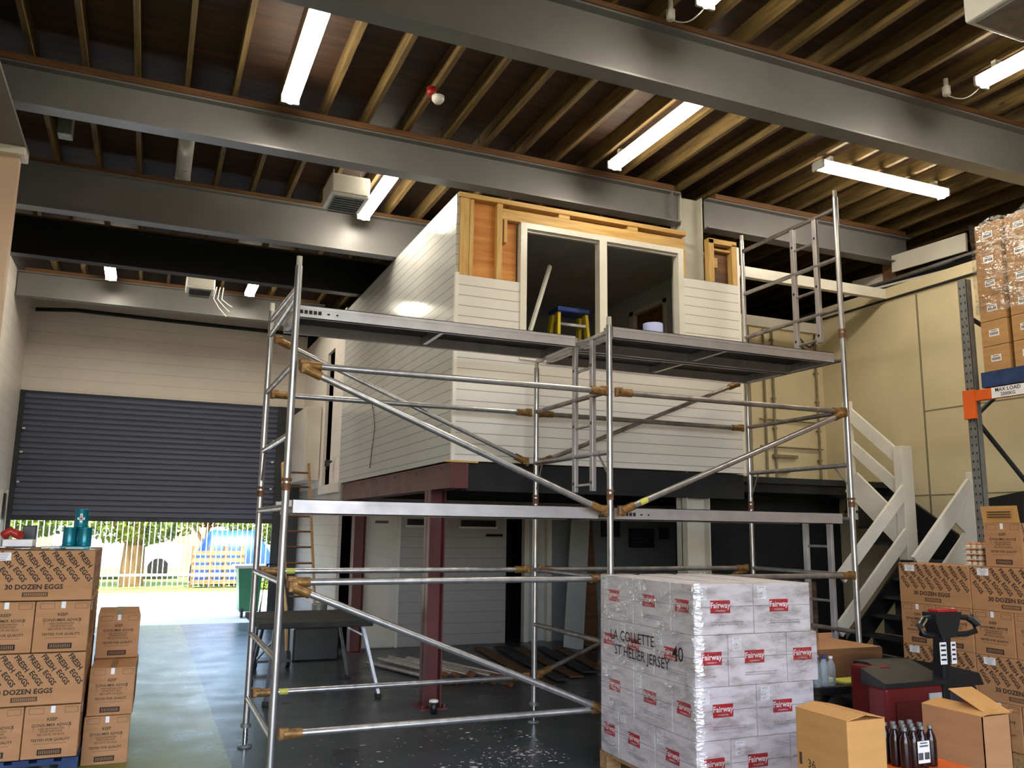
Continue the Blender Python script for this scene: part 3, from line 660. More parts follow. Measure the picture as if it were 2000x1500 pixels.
# clutter behind the trestle: chained bicycle like trolley, sacks
b = MB(); b.tube((1.35, 11.2, .1), (1.4, 11.2, .1), .1, M['rubber'], 18); b.tube((1.75, 11.2, .1), (1.8, 11.2, .1), .1, M['rubber'], 18)
b.path([(1.37, 11.2, .1), (1.4, 11.25, .6), (1.5, 11.5, 1.25), (1.7, 11.5, 1.25), (1.78, 11.25, .6), (1.78, 11.2, .1)], .014); b.box(1.38, 10.95, .1, 1.78, 11.2, .13)
solo('sack_truck', b, M['black_paint'], 'dark sack truck standing behind the work platform', 'sack truck')
b = MB(); b.box(1.9, 11.6, 0, 2.5, 12.1, .42, None, .02); solo('tool_case', b, M['black_paint'], 'low black case on the floor behind the work platform', 'case')
b = MB(); b.lathe([(0, 0), (.1, 0), (.11, .28), (.09, .3), (0, .3)], (2.25, 11.8, .42), None, 20); solo('metal_tub', b, M['galv'], 'small grey metal tub on the low black case', 'tub')
b = MB(); b.box(0, 12.0, 0, .06, 15.2, .09); o = solo('floor_channel', b, M['galv'], 'grey metal channel lying along the floor towards the doorway', 'channel')
# ================================================================== LANDING AND STAIRS
m = MB(); m.box(6.1, 7.9, 2.2, XR-.02, 8.88, 2.37); struct('floor_landing', m, M['black_paint'])
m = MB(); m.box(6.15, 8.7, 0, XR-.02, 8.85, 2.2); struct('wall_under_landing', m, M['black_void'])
t = thing('staircase', 'dark quarter turn staircase with white timber balustrade by the right wall', 'staircase', (7.6, 6.86, 0))
HL = 1.47
b = MB(); b.box(7.55, 6.0, HL-.06, 8.45, 6.9, HL); b.box(7.6, 6.85, 0, 7.66, 6.9, HL-.06); b.box(8.38, 6.05, 0, 8.44, 6.1, HL-.06); b.build('half_landing', M['black_paint'], t)
n = 5
for i in range(1, n):
    z = HL+(2.37-HL)*i/n; yy = 6.9+i*.2
    b = MB(); b.box(7.62, yy, z-.03, 8.44, yy+.24, z); b.box(7.62, yy, z-.18, 8.44, yy+.01, z-.03); b.build('tread', M['black_paint'], t)
for i in range(7):
    z = HL*(7-i)/8; x = 7.55-i*.17
    b = MB(); b.box(x-.2, 6.06, z-.03, x, 6.84, z); b.box(x-.01, 6.06, z-.2, x, 6.84, z-.03); b.build('tread', M['black_paint'], t)
def plank(n_, p, q, h, th=.035, mm='white_gloss', up=(0, 0, 1)):
    b = MB(); b.bar(p, q, th, h, None, up); b.build(n_, M[mm], t)
b = MB(); b.box(7.56, 6.80, .0, 7.72, 6.92, 2.7, None, .006); b.build('newel_post', M['white_gloss'], t)
b = MB(); b.box(7.62, 5.98, 1.3, 7.77, 6.08, 2.37, None, .006); b.build('newel_post', M['white_gloss'], t)
plank('handrail', (7.62, 7.58, 3.15), (7.62, 6.9, 2.58), .14); plank('rail', (7.62, 7.58, 2.77), (7.62, 6.9, 2.22), .13); plank('string', (7.6, 7.58, 2.34), (7.6, 6.9, 1.75), .28)
b = MB(); b.box(7.57, 7.56, 1.9, 7.66, 7.64, 3.3, None, .006); b.build('newel_post', M['white_gloss'], t)
b = MB(); b.prism([(6.9, 1.2), (6.9, 1.75), (7.9, 2.4), (7.9, 2.2), (7.0, 1.2)], 8.44, 8.48, None, 'yz'); b.build('wall_string', M['black_paint'], t)
plank('handrail', (7.68, 6.82, 2.3), (6.62, 6.82, 1.29), .13); plank('rail', (7.68, 6.82, 1.83), (6.55, 6.82, .755), .13)
plank('handrail', (7.62, 6.02, 2.24), (6.8, 6.02, 1.47), .16); plank('rail', (7.58, 6.02, 1.78), (6.85, 6.02, 1.1), .13); plank('string', (7.55, 6.02, 1.35), (6.2, 6.02, .05), .2, .03, 'black_paint')
plank('string', (7.55, 6.85, 1.35), (6.2, 6.85, .05), .2, .03, 'black_paint')
b = MB(); b.prism([(6.05, 1.5), (6.7, 1.5), (6.7, 2.1), (6.05, 2.2)], 8.40, 8.44, None, 'yz'); b.build('skirting_panel', M['black_paint'], t)
b = MB(); b.prism([(7.34, 1.86), (7.47, 1.76), (7.15, 1.47), (7.12, 1.3), (7.62, 1.3), (7.62, 2.2), (7.5, 2.1)], 6.0, 6.03, None); b.build('infill_panel', M['white_gloss'], t)
# white timber rail from cabin to the right wall, pipes on the wall
b = MB(); b.box(6.08, 7.7, 4.70, XR-.02, 7.78, 4.83, None, .004); solo('white_timber_rail', b, M['white_gloss'], 'white painted timber rail spanning from the cabin to the right wall', 'timber rail')
b = MB(); y = 8.86
for x in (7.2, 7.45, 7.6, 8.35): b.tube((x, y, 2.45), (x, y, 4.45), .016)
b.tube((7.35, y, 3.22), (8.4, y, 3.22), .012); b.tube((7.35, y, 2.86), (8.4, y, 2.86), .012); b.box(7.55, y-.02, 2.72, 7.95, y+.02, 2.76); b.box(7.6, y-.02, 2.52, 7.8, y+.02, 2.55)
for z in (2.7, 3.1, 3.5, 3.9, 4.3):
    for x in (7.6, 8.35): b.box(x-.03, y-.01, z, x+.03, y+.03, z+.02)
solo('wall_pipes', b, mat('dull_brown_pipe', '#85775f', .6, .1, .15, 12), 'brownish pipes and brackets on the beige wall behind the right scaffold frame', 'pipes')
b = MB(); b.path([(8.05, 8.84, 4.4), (8.1, 8.8, 4.3), (8.2, 8.8, 4.25), (8.3, 8.82, 4.33), (8.33, 8.84, 4.45)], .012); b.path([(8.0, 8.84, 4.33), (8.1, 8.8, 4.22), (8.3, 8.82, 4.2)], .01); solo('cable_loops', b, M['ink_grey'], 'loops of grey cable at the top of the back wall behind the tall scaffold ladder', 'cable')
# stored boards on top of the right wall
def stored(n_, p, q, w, h, mm, lab):
    b = MB(); b.bar(p, q, w, h); solo(n_, b, M[mm], lab, 'board')
stored('stored_board', (8.62, 6.62, 5.14), (8.62, 7.7, 5.18), .03, .22, 'offwhite_matt', 'big pale board on edge lying above the right wall')
stored('stored_board', (8.6, 6.4, 4.97), (8.64, 8.2, 4.98), .08, .03, 'alu', 'long thin metal strip under the big pale board above the wall')
stored('stored_board', (8.72, 6.9, 4.9), (8.6, 8.5, 4.95), .06, .03, 'white_gloss', 'white strip lying lowest above the right wall')
stored('stored_board', (8.9, 6.2, 4.93), (8.9, 7.6, 4.93), .3, .12, 'black_paint', 'black panel under the big pale board above the wall')
stored('stored_board', (8.75, 7.95, 5.05), (8.75, 8.5, 5.08), .05, .2, 'offwhite_matt', 'short pale board standing above the wall near the white rail')
b = MB(); b.box(8.68, 7.72, 5.0, 8.9, 7.93, 5.24, None, .01); solo('brown_box', b, M['timber_brown'], 'brown box on top of the right wall between the pale boards', 'box')
# ================================================================== SCAFFOLD TOWER
FY, BY = 5.95, 7.37
tw = thing('scaffold_tower', 'aluminium double bay scaffold tower standing in front of the cabin', 'scaffold', (3.41, 6.66, 0))
RG = [.37+.499*i for i in range(10)]
def frame(X, top_f, top_b, nr, ladders=(), joints=(2.03, 3.62)):
    for Y, top in ((FY, top_f), (BY, top_b)):
        b = MB(); b.tube((X, Y, .16), (X, Y, top), .0255, M['alu'], 14)
        b.tube((X, Y, top), (X, Y, top+.07), .021, M['white_steel'], 12)
        up = b.build('upright', None, tw)
        for z in joints:
            if z < top-.1:
                j = MB(); j.tube((X, Y, z-.05), (X, Y, z+.0), .030, None, 14); j.tube((X, Y, z+.015), (X, Y, z+.035), .034, None, 14); j.build('joint_collar', M['rust'], up)
        lg = MB(); lg.tube((X, Y, .02), (X, Y, .34), .019, M['chrome'], 12)
        for i in range(9): lg.tube((X, Y, .05+.03*i), (X, Y, .06+.03*i), .022, M['chrome'], 12)
        lg.tube((X, Y, .15), (X, Y, .18), .045, M['galv'], 6)
        lg.lathe([(0, 0), (.055, 0), (.055, .012), (.02, .02), (0, .02)], (X, Y, 0), M['galv'], 16); lg.build('adjustable_leg', None, up)
    for i in range(nr):
        z = RG[i]; b = MB(); b.tube((X, FY+.02, z), (X, BY-.02, z), .0215, None, 12); b.build('rung', M['alu_old' if i % 2 else 'alu'], tw)
    for z0, z1 in ladders:
        ya, yb = 6.24, 6.56
        for Y in (ya, yb):
            b = MB(); b.box(X-.015, Y-.028, z0, X+.02, Y+.028, z1, M['alu_deck'], .003)
            for k in range(int((z1-z0)/.5)+1): b.box(X-.017, Y-.011, z0+.06+.499*k, X-.0145, Y+.011, z0+.085+.499*k, M['glass_dark'])
            b.build('ladder_stile', None, tw)
        zz = RG[0]-.25
        while zz < z1-.03:
            if zz > z0+.03:
                b = MB(); b.tube((X, ya, zz), (X, yb, zz), .013, None, 10); b.build('ladder_rung', M['alu'], tw)
            zz += .2495
    for (Ya, za, Yb, zb) in ((FY, 2.28, FY+.2, 2.37), (BY, 2.2, BY-.15, 2.37)):
        b = MB(); b.tube((X, Ya, za-.12), (X, Yb, zb), .009, None, 8); b.build('corner_gusset', M['alu_old'], tw)
frame(.87, 3.58, 3.58, 7)
frame(3.41, 3.42, 3.30, 7, ladders=((2.06, 3.36),))
frame(5.95, 4.98, 4.98, 10, ladders=((3.58, 4.87), (.78, 1.86)))
def claw(b, p, d):
    p = Vector(p); d = Vector(d).normalized()
    b.tube(p, p+d*.12, .033, M['gold'], 12); b.tube(p-d*.02-Vector((0, .0, .035)), p-d*.02+Vector((0, 0, .035)), .018, M['rust'], 10)
    b.box(p.x-.03, p.y-.022, p.z-.03, p.x+.03, p.y+.022, p.z+.04, M['gold'], .006)
def brace(n_, p, q, r=.0235, mm='alu', stk=False):
    p = Vector(p); q = Vector(q); d = (q-p).normalized(); b = MB(); b.tube(p+d*.05, q-d*.05, r, M[mm], 14); o = b.build(n_, None, tw)
    for e, s_ in ((p, 1), (q, -1)):
        c_ = MB(); claw(c_, e+d*(.04*s_), d*s_); c_.build('claw', None, o)
    if stk:
        s2 = MB(); s2.tube(p+d*.22, p+d*.29, r+.001, None, 14); s2.build('sticker', M['sticker'], o)
X0, X1, X2 = .87, 3.41, 5.95
for Y, dy in ((FY, -.03), (BY, .03)):
    y = Y+dy
    for z in (RG[0]+.03, RG[2], RG[5]-.01):
        brace('horizontal_brace', (X0+.03, y, z), (X1-.03, y, z), stk=(z < 1.5 and Y == BY))
        if z > RG[2]-.01: brace('horizontal_brace', (X1+.03, y, z), (X2-.03, y, z), mm='alu_old')
brace('diagonal_brace', (X0+.04, FY-.05, 2.84), (X1-.05, FY-.05, 1.88), .025)
brace('diagonal_brace', (X1+.04, FY-.05, 1.88), (X2-.05, FY-.05, 2.85), .025, stk=True)
brace('diagonal_brace', (X0+.04, FY-.05, 1.35), (X1-.05, FY-.05, .38), .025)
brace('diagonal_brace', (X0+.04, BY+.05, 3.35), (X1-.05, BY+.05, 2.37), .02)
brace('diagonal_brace', (X1+.04, BY+.05, 2.37), (X2-.05, BY+.05, 3.36), .022, 'alu_old')
brace('diagonal_brace', (X1+.04, BY+.05, .4), (X2-.05, BY+.05, 1.36), .02, 'alu_old')
b = MB(); b.tube((X0, FY, 3.42), (X0, BY, 3.5), .0215); b.build('rung', M['alu'], tw)
def platform(x0, x1, y0, y1, z, lab, mark=True):
    t = thing('scaffold_platform', lab, 'scaffold platform', ((x0+x1)/2, (y0+y1)/2, z-.1)); t['group'] = 'scaffold platforms'
    b = MB(); b.box(x0, y0, z-.1, x1, y0+.006, z); b.box(x0, y1-.006, z-.1, x1, y1, z)
    for yy, s_ in ((y0, 1), (y1, -1)): b.box(x0, yy, z-.1, x1, yy+s_*.035, z-.094); b.box(x0, yy, z-.005, x1, yy+s_*.02, z)
    b.box(x0, y0-.003, z-.03, x1, y0, z-.022); b.build('side_rail', M['alu_deck'], t)
    d = MB(); d.box(x0+.01, y0+.02, z-.016, x1-.01, y1-.02, z-.006); d.build('deck', M['ply_dark'], t)
    n_ = 3
    for i in range(n_):
        c_ = MB(); x = x0+(x1-x0)*i/(n_-1); x = min(max(x, x0+.02), x1-.02); c_.box(x-.018, y0+.01, z-.09, x+.018, y1-.01, z-.02); c_.build('cross_member', M['alu'], t)
    for x, s_ in ((x0, -1), (x1, 1)):
        for yy in (y0+.06, y1-.06): h = MB(); h.box(x, yy-.02, z-.05, x+s_*.045, yy+.02, z-.006); h.build('hook', M['alu_old'], t)
    if mark:
        k = MB()
        for i in range(5): k.box(x0+.03+i*.035, y0-.006, z-.068, x0+.055+i*.035, y0-.0035, z-.04)
        k.box(x0+.24, y0-.006, z-.062, x0+.26, y0-.0035, z-.05); k.box(x0+.31, y0-.006, z-.062, x0+.325, y0-.0035, z-.05); k.build('maker_mark', M['ink'], t)
platform(.93, 3.33, 6.40, 7.02, 3.415, 'upper platform in the left bay, its pale side rail marked with black blocks')
platform(3.48, 5.88, 6.00, 6.62, 3.43, 'upper platform in the right bay, nearer the camera', False)
platform(3.48, 5.88, 6.66, 7.30, 3.43, 'upper platform in the right bay, next to the cabin', False)
platform(.93, 3.33, 6.00, 6.60, 1.925, 'lower platform in the left bay at head height', False)
platform(3.48, 5.88, 6.00, 6.60, 1.925, 'lower platform in the right bay at head height')
# ================================================================== PALLET RACK
t = thing('pallet_rack', 'grey and orange pallet rack along the right wall', 'pallet rack', (7.45, 4.6, 0))
def upright(x, y, z1, w=.09):
    b = MB(); b.box(x, y-.045, 0, x+.004, y+.045, z1, M['galv']); b.box(x, y+.041, 0, x+.07, y+.045, z1, M['galv']); b.box(x, y-.045, 0, x+.07, y-.041, z1, M['galv'])
    z = 1.2
    while z < z1-.05:
        for s_ in (-1, 1): b.box(x-.0015, y+s_*.022-.006, z, x, y+s_*.022+.006, z+.022, M['glass_dark'])
        z += .075
    b.build('upright', None, t)
for y in (5.45, 2.75):
    upright(6.98, y, 4.14); upright(7.85, y, 4.14)
    zz = [2.1, 2.78, 3.1+.35, 4.0]
    for (xa, za, xb, zb) in ((7.05, 2.78, 7.85, 2.05), (7.05, 2.85, 7.85, 3.42), (7.05, 3.78, 7.85, 3.5), (7.05, 1.2, 7.85, 1.9)):
        b = MB(); b.bar((xa, y, za), (xb, y, zb), .03, .03); b.build('brace', M['dark_steel'], t)
for x in (6.97, 7.9):
    b = MB(); b.box(x-.02, 2.8, 2.96, x+.03, 5.42, 3.06, None, .004); bo = b.build('load_beam', M['orange'], t)
    b = MB(); b.box(x-.035, 5.38, 2.8, x-.001, 5.5, 3.07, None, .004); b.build('beam_connector', M['orange'], bo)
b = MB(); b.patch((6.949, 5.05, 3.01), .32, .095, M['paper'], '-x', .003); b.text('MAX LOAD', (6.944, 5.05, 3.032), .048, M['ink'], '-x', 0, .012); b.text('2000KG', (6.944, 5.05, 2.988), .042, M['ink'], '-x', 0, .012); b.build('load_sign', None, t)
def pallet(x0, y0, z0, w, d, mm, lab, along='x'):
    """boards on three bearers; w along x, d along y"""
    t = thing('pallet', lab, 'pallet', (x0+w/2, y0+d/2, z0)); b = MB(); n_ = 7
    L = d if along == 'y' else w
    for k in (0, .5, 1):
        if along == 'x': yy = y0+.05+(d-.1)*k; [b.box(x0+(w-.12)*j/2, yy-.05, z0+.022, x0+(w-.12)*j/2+.12, yy+.05, z0+.1) for j in range(3)]; b.box(x0, yy-.05, z0, x0+w, yy+.05, z0+.02); b.box(x0, yy-.05, z0+.1, x0+w, yy+.05, z0+.12)
        else: xx = x0+.05+(w-.1)*k; [b.box(xx-.05, y0+(d-.12)*j/2, z0+.022, xx+.05, y0+(d-.12)*j/2+.12, z0+.1) for j in range(3)]; b.box(xx-.05, y0, z0, xx+.05, y0+d, z0+.02); b.box(xx-.05, y0, z0+.1, xx+.05, y0+d, z0+.12)
    if along == 'y' and mm == 'blue_pallet': b.box(x0-.004, y0, z0, x0, y0+d, z0+.135)
    b.build('bearer', M[mm], t); c_ = MB()
    for i in range(n_):
        if along == 'x': xx = x0+(w-.1)*i/(n_-1); c_.box(xx, y0, z0+.12, xx+.1, y0+d, z0+.14)
        else: yy = y0+(d-.1)*i/(n_-1); c_.box(x0, yy, z0+.12, x0+w, yy+.1, z0+.14)
    c_.build('deck_board', M[mm], t); return t
pallet(6.95, 4.25, 3.07, 1.0, 1.05, 'blue_pallet', 'blue pallet on the orange rack beam under the wrapped boxes', 'y')
# cartons on the rack: labels on the face towards the aisle
def rack_carton(w, d, h):
    b = MB(); b.box(-d/2, -w/2, 0, d/2, w/2, h, M['card_wrap'], .006); b.box(-d/2-.001, -w/2+.01, h-.002, -d/2, w/2-.01, h-.001, M['card_edge'])
    me = b.mesh('shipping_carton'); o = bpy.data.objects.new('shipping_carton', me); COL.objects.link(o); o['category'] = 'carton'
    l = MB(); l.patch((-d/2-.001, 0, h*.5), .1, .062, M['paper'], '-x'); 
    for i in range(9): l.patch((-d/2-.0026, -.036+i*.009, h*.5-.006), .004 if i % 2 else .006, .026, M['ink'], '-x', .0008)
    l.patch((-d/2-.0026, .0, h*.5+.02), .06, .006, M['ink'], '-x', .0008)
    lo = bpy.data.objects.new('paper_label', l.mesh('paper_label')); COL.objects.link(lo); lo.parent = o
    return o
rc = rack_carton(.262, .38, .232); used = False
names = ['bottom', 'second', 'third', 'fourth', 'fifth', 'top']
for col_, (yc, cn) in enumerate(((5.15, 'left'), (4.845, 'middle'), (4.56, 'right'))):
    for r in range(6):
        x = 7.16+(.0 if r < 4 else .02)
        proto_copy(rc, not used, (x, yc+(.01 if r == 4 else 0), 3.2115+r*.234), f'wrapped brown carton on the rack pallet, {cn} column, {names[r]} row', 'cartons on the rack'); used = True
for k, yc in enumerate((5.1, 4.75, 4.45)):
    for r in (0, 3, 5):
        proto_copy(rc, False, (7.7, yc, 3.2115+r*.234) if r == 0 else (7.56, yc, 3.2115+r*.234), 'wrapped brown carton in the hidden back rows of the rack pallet', 'cartons behind on the rack')
# ================================================================== EGG CASES
def egg_case():
    w, d, h = .70, .345, .345; b = MB(); b.box(-w/2, -d/2, 0, w/2, d/2, h, M['card'], .006)
    b.box(-w/2+.005, -.002, h, w/2-.005, .002, h+.0008, M['card_edge'])
    I = M['ink_brown']
    for fy, face in ((-d/2-.0008, '-y'),):
        for r in range(2):
            for i in range(8 if r == 0 else 8):
                x = -w/2+.055+i*.083+(0 if r == 0 else .012)
                b.text('FRESH' if r == 0 else 'EGGS', (x, fy, h*(.815 if r == 0 else .52)), .047, M['ink'], face, -.93, .028, 1.)
        b.text('30 DOZEN EGGS', (-.02, fy, h*.27), .046, M['ink'], face, 0, .03, 1.05)
        b.box(-.09, fy-.0008, h*.08, .07, fy, h*.17, I); 
        for i in range(12): b.box(-.078+i*.012, fy-.0016, h*.095, -.072+i*.012, fy-.0008, h*.155, M['card'])
    for sx, face in ((-1, '-x'), (1, '+x')):
        fx = sx*(w/2+.0008)
        def P(y, z, ww, hh, mm=I): b.patch((fx, y, z), ww, hh, mm, face, .0006)
        def T(s_, y, z, sz, mm=I, bo=.008): b.text(s_, (fx+sx*.0008, y, z), sz, mm, face, 0, bo)
        q = -sx
        for (yc, ww) in ((.115*q*-1, .08), (-.1*q*-1, .09)):
            P(yc, h*.965, ww, .002); P(yc, h*.855, ww, .002); P(yc-ww/2, h*.91, .002, h*.11); P(yc+ww/2, h*.91, .002, h*.11)
        T('KEEP', 0, h*.74, .03, M['ink'], .012); T('CONSUMER ADVICE', 0, h*.63, .027, M['ink'], .012)
        T('KEEP REFRIGERATED', 0, h*.56, .017); T('AFTER PURCHASE', 0, h*.51, .017); T('SEE DATE ON BOX', 0, h*.45, .02)
        T('TESTED FOR QUALITY', 0, h*.35, .024, M['ink'], .014); P(0, h*.28, .2, .002); P(0, h*.12, .15, h*.11, M['ink'])
        for i in range(12): P2 = b.patch((fx+sx*.0007, -.06+i*.011, h*.12), .004, h*.07, M['card'], face, .0006)
        P(-.11, h*.6, .002, .05); P(.11, h*.6, .002, .05)
    o = bpy.data.objects.new('egg_case', b.mesh('egg_case')); COL.objects.link(o); o['category'] = 'cardboard box'
    l = MB(); l.patch((-w/2+.12, -d/2-.002, h*.88), .1, .055, M['paper'], '-y')
    for i in range(4): l.patch((-w/2+.12, -d/2-.0036, h*.93-i*.012), .07-.01*i, .003, M['ink_grey'], '-y', .0006)
    lo = bpy.data.objects.new('paper_label', l.mesh('pl')); COL.objects.link(lo); lo.parent = o
    l = MB(); l.patch((-w/2-.0018, 0, h*.93), .028, .045, M['paper'], '-x'); lo = bpy.data.objects.new('tape_tab', l.mesh('pt')); COL.objects.link(lo); lo.parent = o
    tp = MB(); tp.box(-w/2-.001, -.025, h+.0008, w/2, .025, h+.0016); to = bpy.data.objects.new('parcel_tape', tp.mesh('tp', M['tape'])); COL.objects.link(to); to.parent = o
    return o
EC = egg_case(); eused = False
def egg(x, y, z, rz, lab, group, sc=None):
    global eused
    o = proto_copy(EC, not eused, (x, y, z), lab, group, rz); eused = True
    if sc: o.scale = sc
    return o
G = 'egg cases stacked at the left'
HP = math.pi/2; Z4 = [.145+.352*i for i in range(4)]
nm = ['bottom', 'second', 'third', 'top']
for r in (3, 1):
    egg(-.31-.35, 6.9+.175, Z4[r], 0, f'{nm[r]} long printed egg case at the front of the left pallet stack', G)
    egg(-.31-.35, 6.9+.53, Z4[r], 0, f'{nm[r]} row egg case just behind the front one of the left pallet stack', G)
    egg(-.31-.35, 6.9+.885, Z4[r], 0, f'{nm[r]} row egg case at the back of the left pallet stack', G)
for r in (2, 0):
    egg(-.31-.173, 6.9+.35, Z4[r], HP, f'{nm[r]} row end-on egg case at the right corner of the left pallet stack', G)
    egg(-.31-.523, 6.9+.35, Z4[r], HP, f'{nm[r]} row end-on egg case left of the corner one in the pallet stack', G)
    egg(-.31-.35, 6.9+.885, Z4[r], 0, f'{nm[r]} row egg case at the back of the left pallet stack, hidden behind end-on cases', G)
pallet(-1.3, 6.9, 0, 1.0, 1.2, 'blue_pallet', 'blue pallet under the egg cases at the left edge', 'x')
SCL = (1, .9, .98)
G2 = 'loose egg cases beside the left pallet'
xs = -.295+.155
egg(xs, 7.55, 0, HP+.0, 'bottom egg case of the low stack right of the left pallet', G2, SCL)
egg(xs+.015, 7.56, .341, HP-.02, 'middle egg case of the low stack right of the left pallet', G2, SCL)
egg(xs+.0, 8.27, 0, HP, 'hidden bottom egg case behind the low stack', G2, SCL); egg(xs, 8.27, .341, HP, 'hidden second egg case behind the low stack', G2, SCL)
egg(xs-.0+.005, 8.04, .683, HP+.02, 'top egg case of the low stack, set back from the others', G2, SCL)
# tins and clutter on the left stack
zt = Z4[3]+.347
def tin(x, y, z, lab, cross=False):
    t = thing('teal_tin', lab, 'tin', (x, y, z)); t['group'] = 'teal tins on the egg cases'
    b = MB(); b.lathe([(0, 0), (.046, 0), (.048, .004), (.046, .008), (.046, .125), (.048, .13), (.044, .134), (0, .13)], (x, y, z), None, 28); b.build('tin_body', M['teal'], t)
    if cross:
        c_ = MB(); c_.box(x-.024, y-.0505, z+.055, x+.024, y-.0465, z+.07); c_.box(x-.0075, y-.0505, z+.035, x+.0075, y-.0465, z+.098); c_.build('white_cross', M['white'], t)
        c_ = MB(); c_.box(x-.017, y-.052, z+.0595, x+.017, y-.0507, z+.0655); c_.box(x-.003, y-.052, z+.045, x+.003, y-.0507, z+.09); c_.build('red_cross', M['red'], t)
zt2 = zt+.03
t0 = MB(); t0.box(-.62, 7.02, zt, -.33, 7.3, zt+.004, M['paper']); t0.box(-.56, 7.0, zt+.004, -.36, 7.2, zt+.028, M['teal'], .004); solo('flat_packet', t0, None, 'flat teal and white packet under the teal tins', 'packet')
tin(-.5, 7.07, zt2, 'teal tin at the left of the three lower tins'); tin(-.4, 7.05, zt2, 'teal tin at the right of the three lower tins'); tin(-.45, 7.145, zt2, 'teal tin at the back of the three lower tins')
tin(-.435, 7.09, zt2+.134, 'teal tin with a white and red cross, on top of the others', True)
rnd = random.Random(3)
for i in range(8):
    x = -.98+i*.075+rnd.uniform(-.01, .01); a = rnd.uniform(-.6, .6); b = MB()
    T = Matrix.Translation((x, 7.0, zt+.008+.004*(i % 3))) @ Matrix.Rotation(a, 4, 'Z') @ Matrix.Rotation(rnd.uniform(-.12, .12), 4, 'X')
    b.box(-.06, -.04, 0, .06, .05, .006, None, 0, T); solo('leaflet', b, M['paper' if i % 2 else 'black_paint'], ('white' if i % 2 else 'black')+' leaflet lying on top of the left egg cases', 'leaflet', 'leaflets on the egg cases')
b = MB(); b.box(-.93, 7.1, zt+.02, -.74, 7.3, zt+.07, None, .004); solo('white_packet', b, M['paper'], 'white packet under the red thing at the left edge', 'packet')
b = MB(); b.path([(-.93, 7.15, zt+.1), (-.89, 7.12, zt+.13), (-.86, 7.16, zt+.11), (-.82, 7.14, zt+.1)], .032, None, 10); solo('red_cloth', b, M['red'], 'bunched red cloth on the white packet at the left edge', 'cloth')
b = MB(); b.box(-.84, 7.35, zt, -.75, 7.45, zt+.17, None, .006); solo('dark_carton', b, M['black_paint'], 'small dark carton standing behind the red cloth', 'carton')
# right hand stack, printed faces towards the aisle (-x)
G3 = 'egg cases stacked at the right'
XF = 6.12; Z5 = [.142+.3385*i for i in range(4)]
for r in (3, 1):
    for j, nmj in enumerate(('far', 'middle', 'near')):
        egg(XF+.173, 5.62-.35-j*.705, Z5[r], -HP, f'{nm[r]} row long egg case in the dark right stack, {nmj} one', G3, (1, 1, .98))
for r in (2, 0):
    for j in range(5):
        egg(XF+.35, 5.62-.175-j*.352, Z5[r], 0, f'{nm[r]} row end-on egg case in the dark right stack, {["first", "second", "third", "fourth", "last"][j]} from its far corner', G3, (1, 1, .98))
pallet(XF-.02, 3.55, 0, .82, 2.1, 'pallet_wood', 'wooden pallet under the dark right stack of egg cases', 'y')
zr = Z5[3]+.341
o = egg(6.32, 4.62, zr, 0, 'single egg case with open upper flaps on top of the right stack', 'egg case on top', (.5, .92, .98))
b = MB(); fz = zr+.34
b.bar((6.145, 4.62, fz), (6.125, 4.62, fz+.13), .31, .005, None, (1, 0, 0))
for i in range(3): b.box(6.121, 4.52+.0, fz+.04+.02*i, 6.126, 4.72, fz+.048+.02*i, M['ink_brown'])
solo('carton_flaps', b, M['card_light'], 'light open flaps above the single egg case on the right stack', 'cardboard flap')
for i in range(4):
    b = MB(); z = zr+i*.045; b.box(6.16, 4.83, z, 6.4, 4.99, z+.008, None)
    for a in range(4):
        for c_ in range(3): b.lathe([(.02, .008), (.026, .025), (.02, .03)], (6.19+a*.06, 4.855+c_*.053, z), None, 8)
    t = solo('egg_tray', b, M['tray'], f'pulp egg tray, {["lowest", "second", "third", "highest"][i]} of the stack beside the single egg case', 'egg tray', 'egg trays', (6.28, 4.91, z))
    for a in range(4):
        for c_ in range(3):
            e = MB(); cx, cy = 6.19+a*.06, 4.855+c_*.053
            e.lathe([(0, .014), (.014, .018), (.021, .028), (.02, .038), (.012, .048), (0, .051)], (cx, cy, z-.001), None, 10)
            solo('egg', e, M['egg'], 'brown egg sitting in one of the stacked trays', 'egg', 'eggs in the trays', (cx, cy, z+.012))
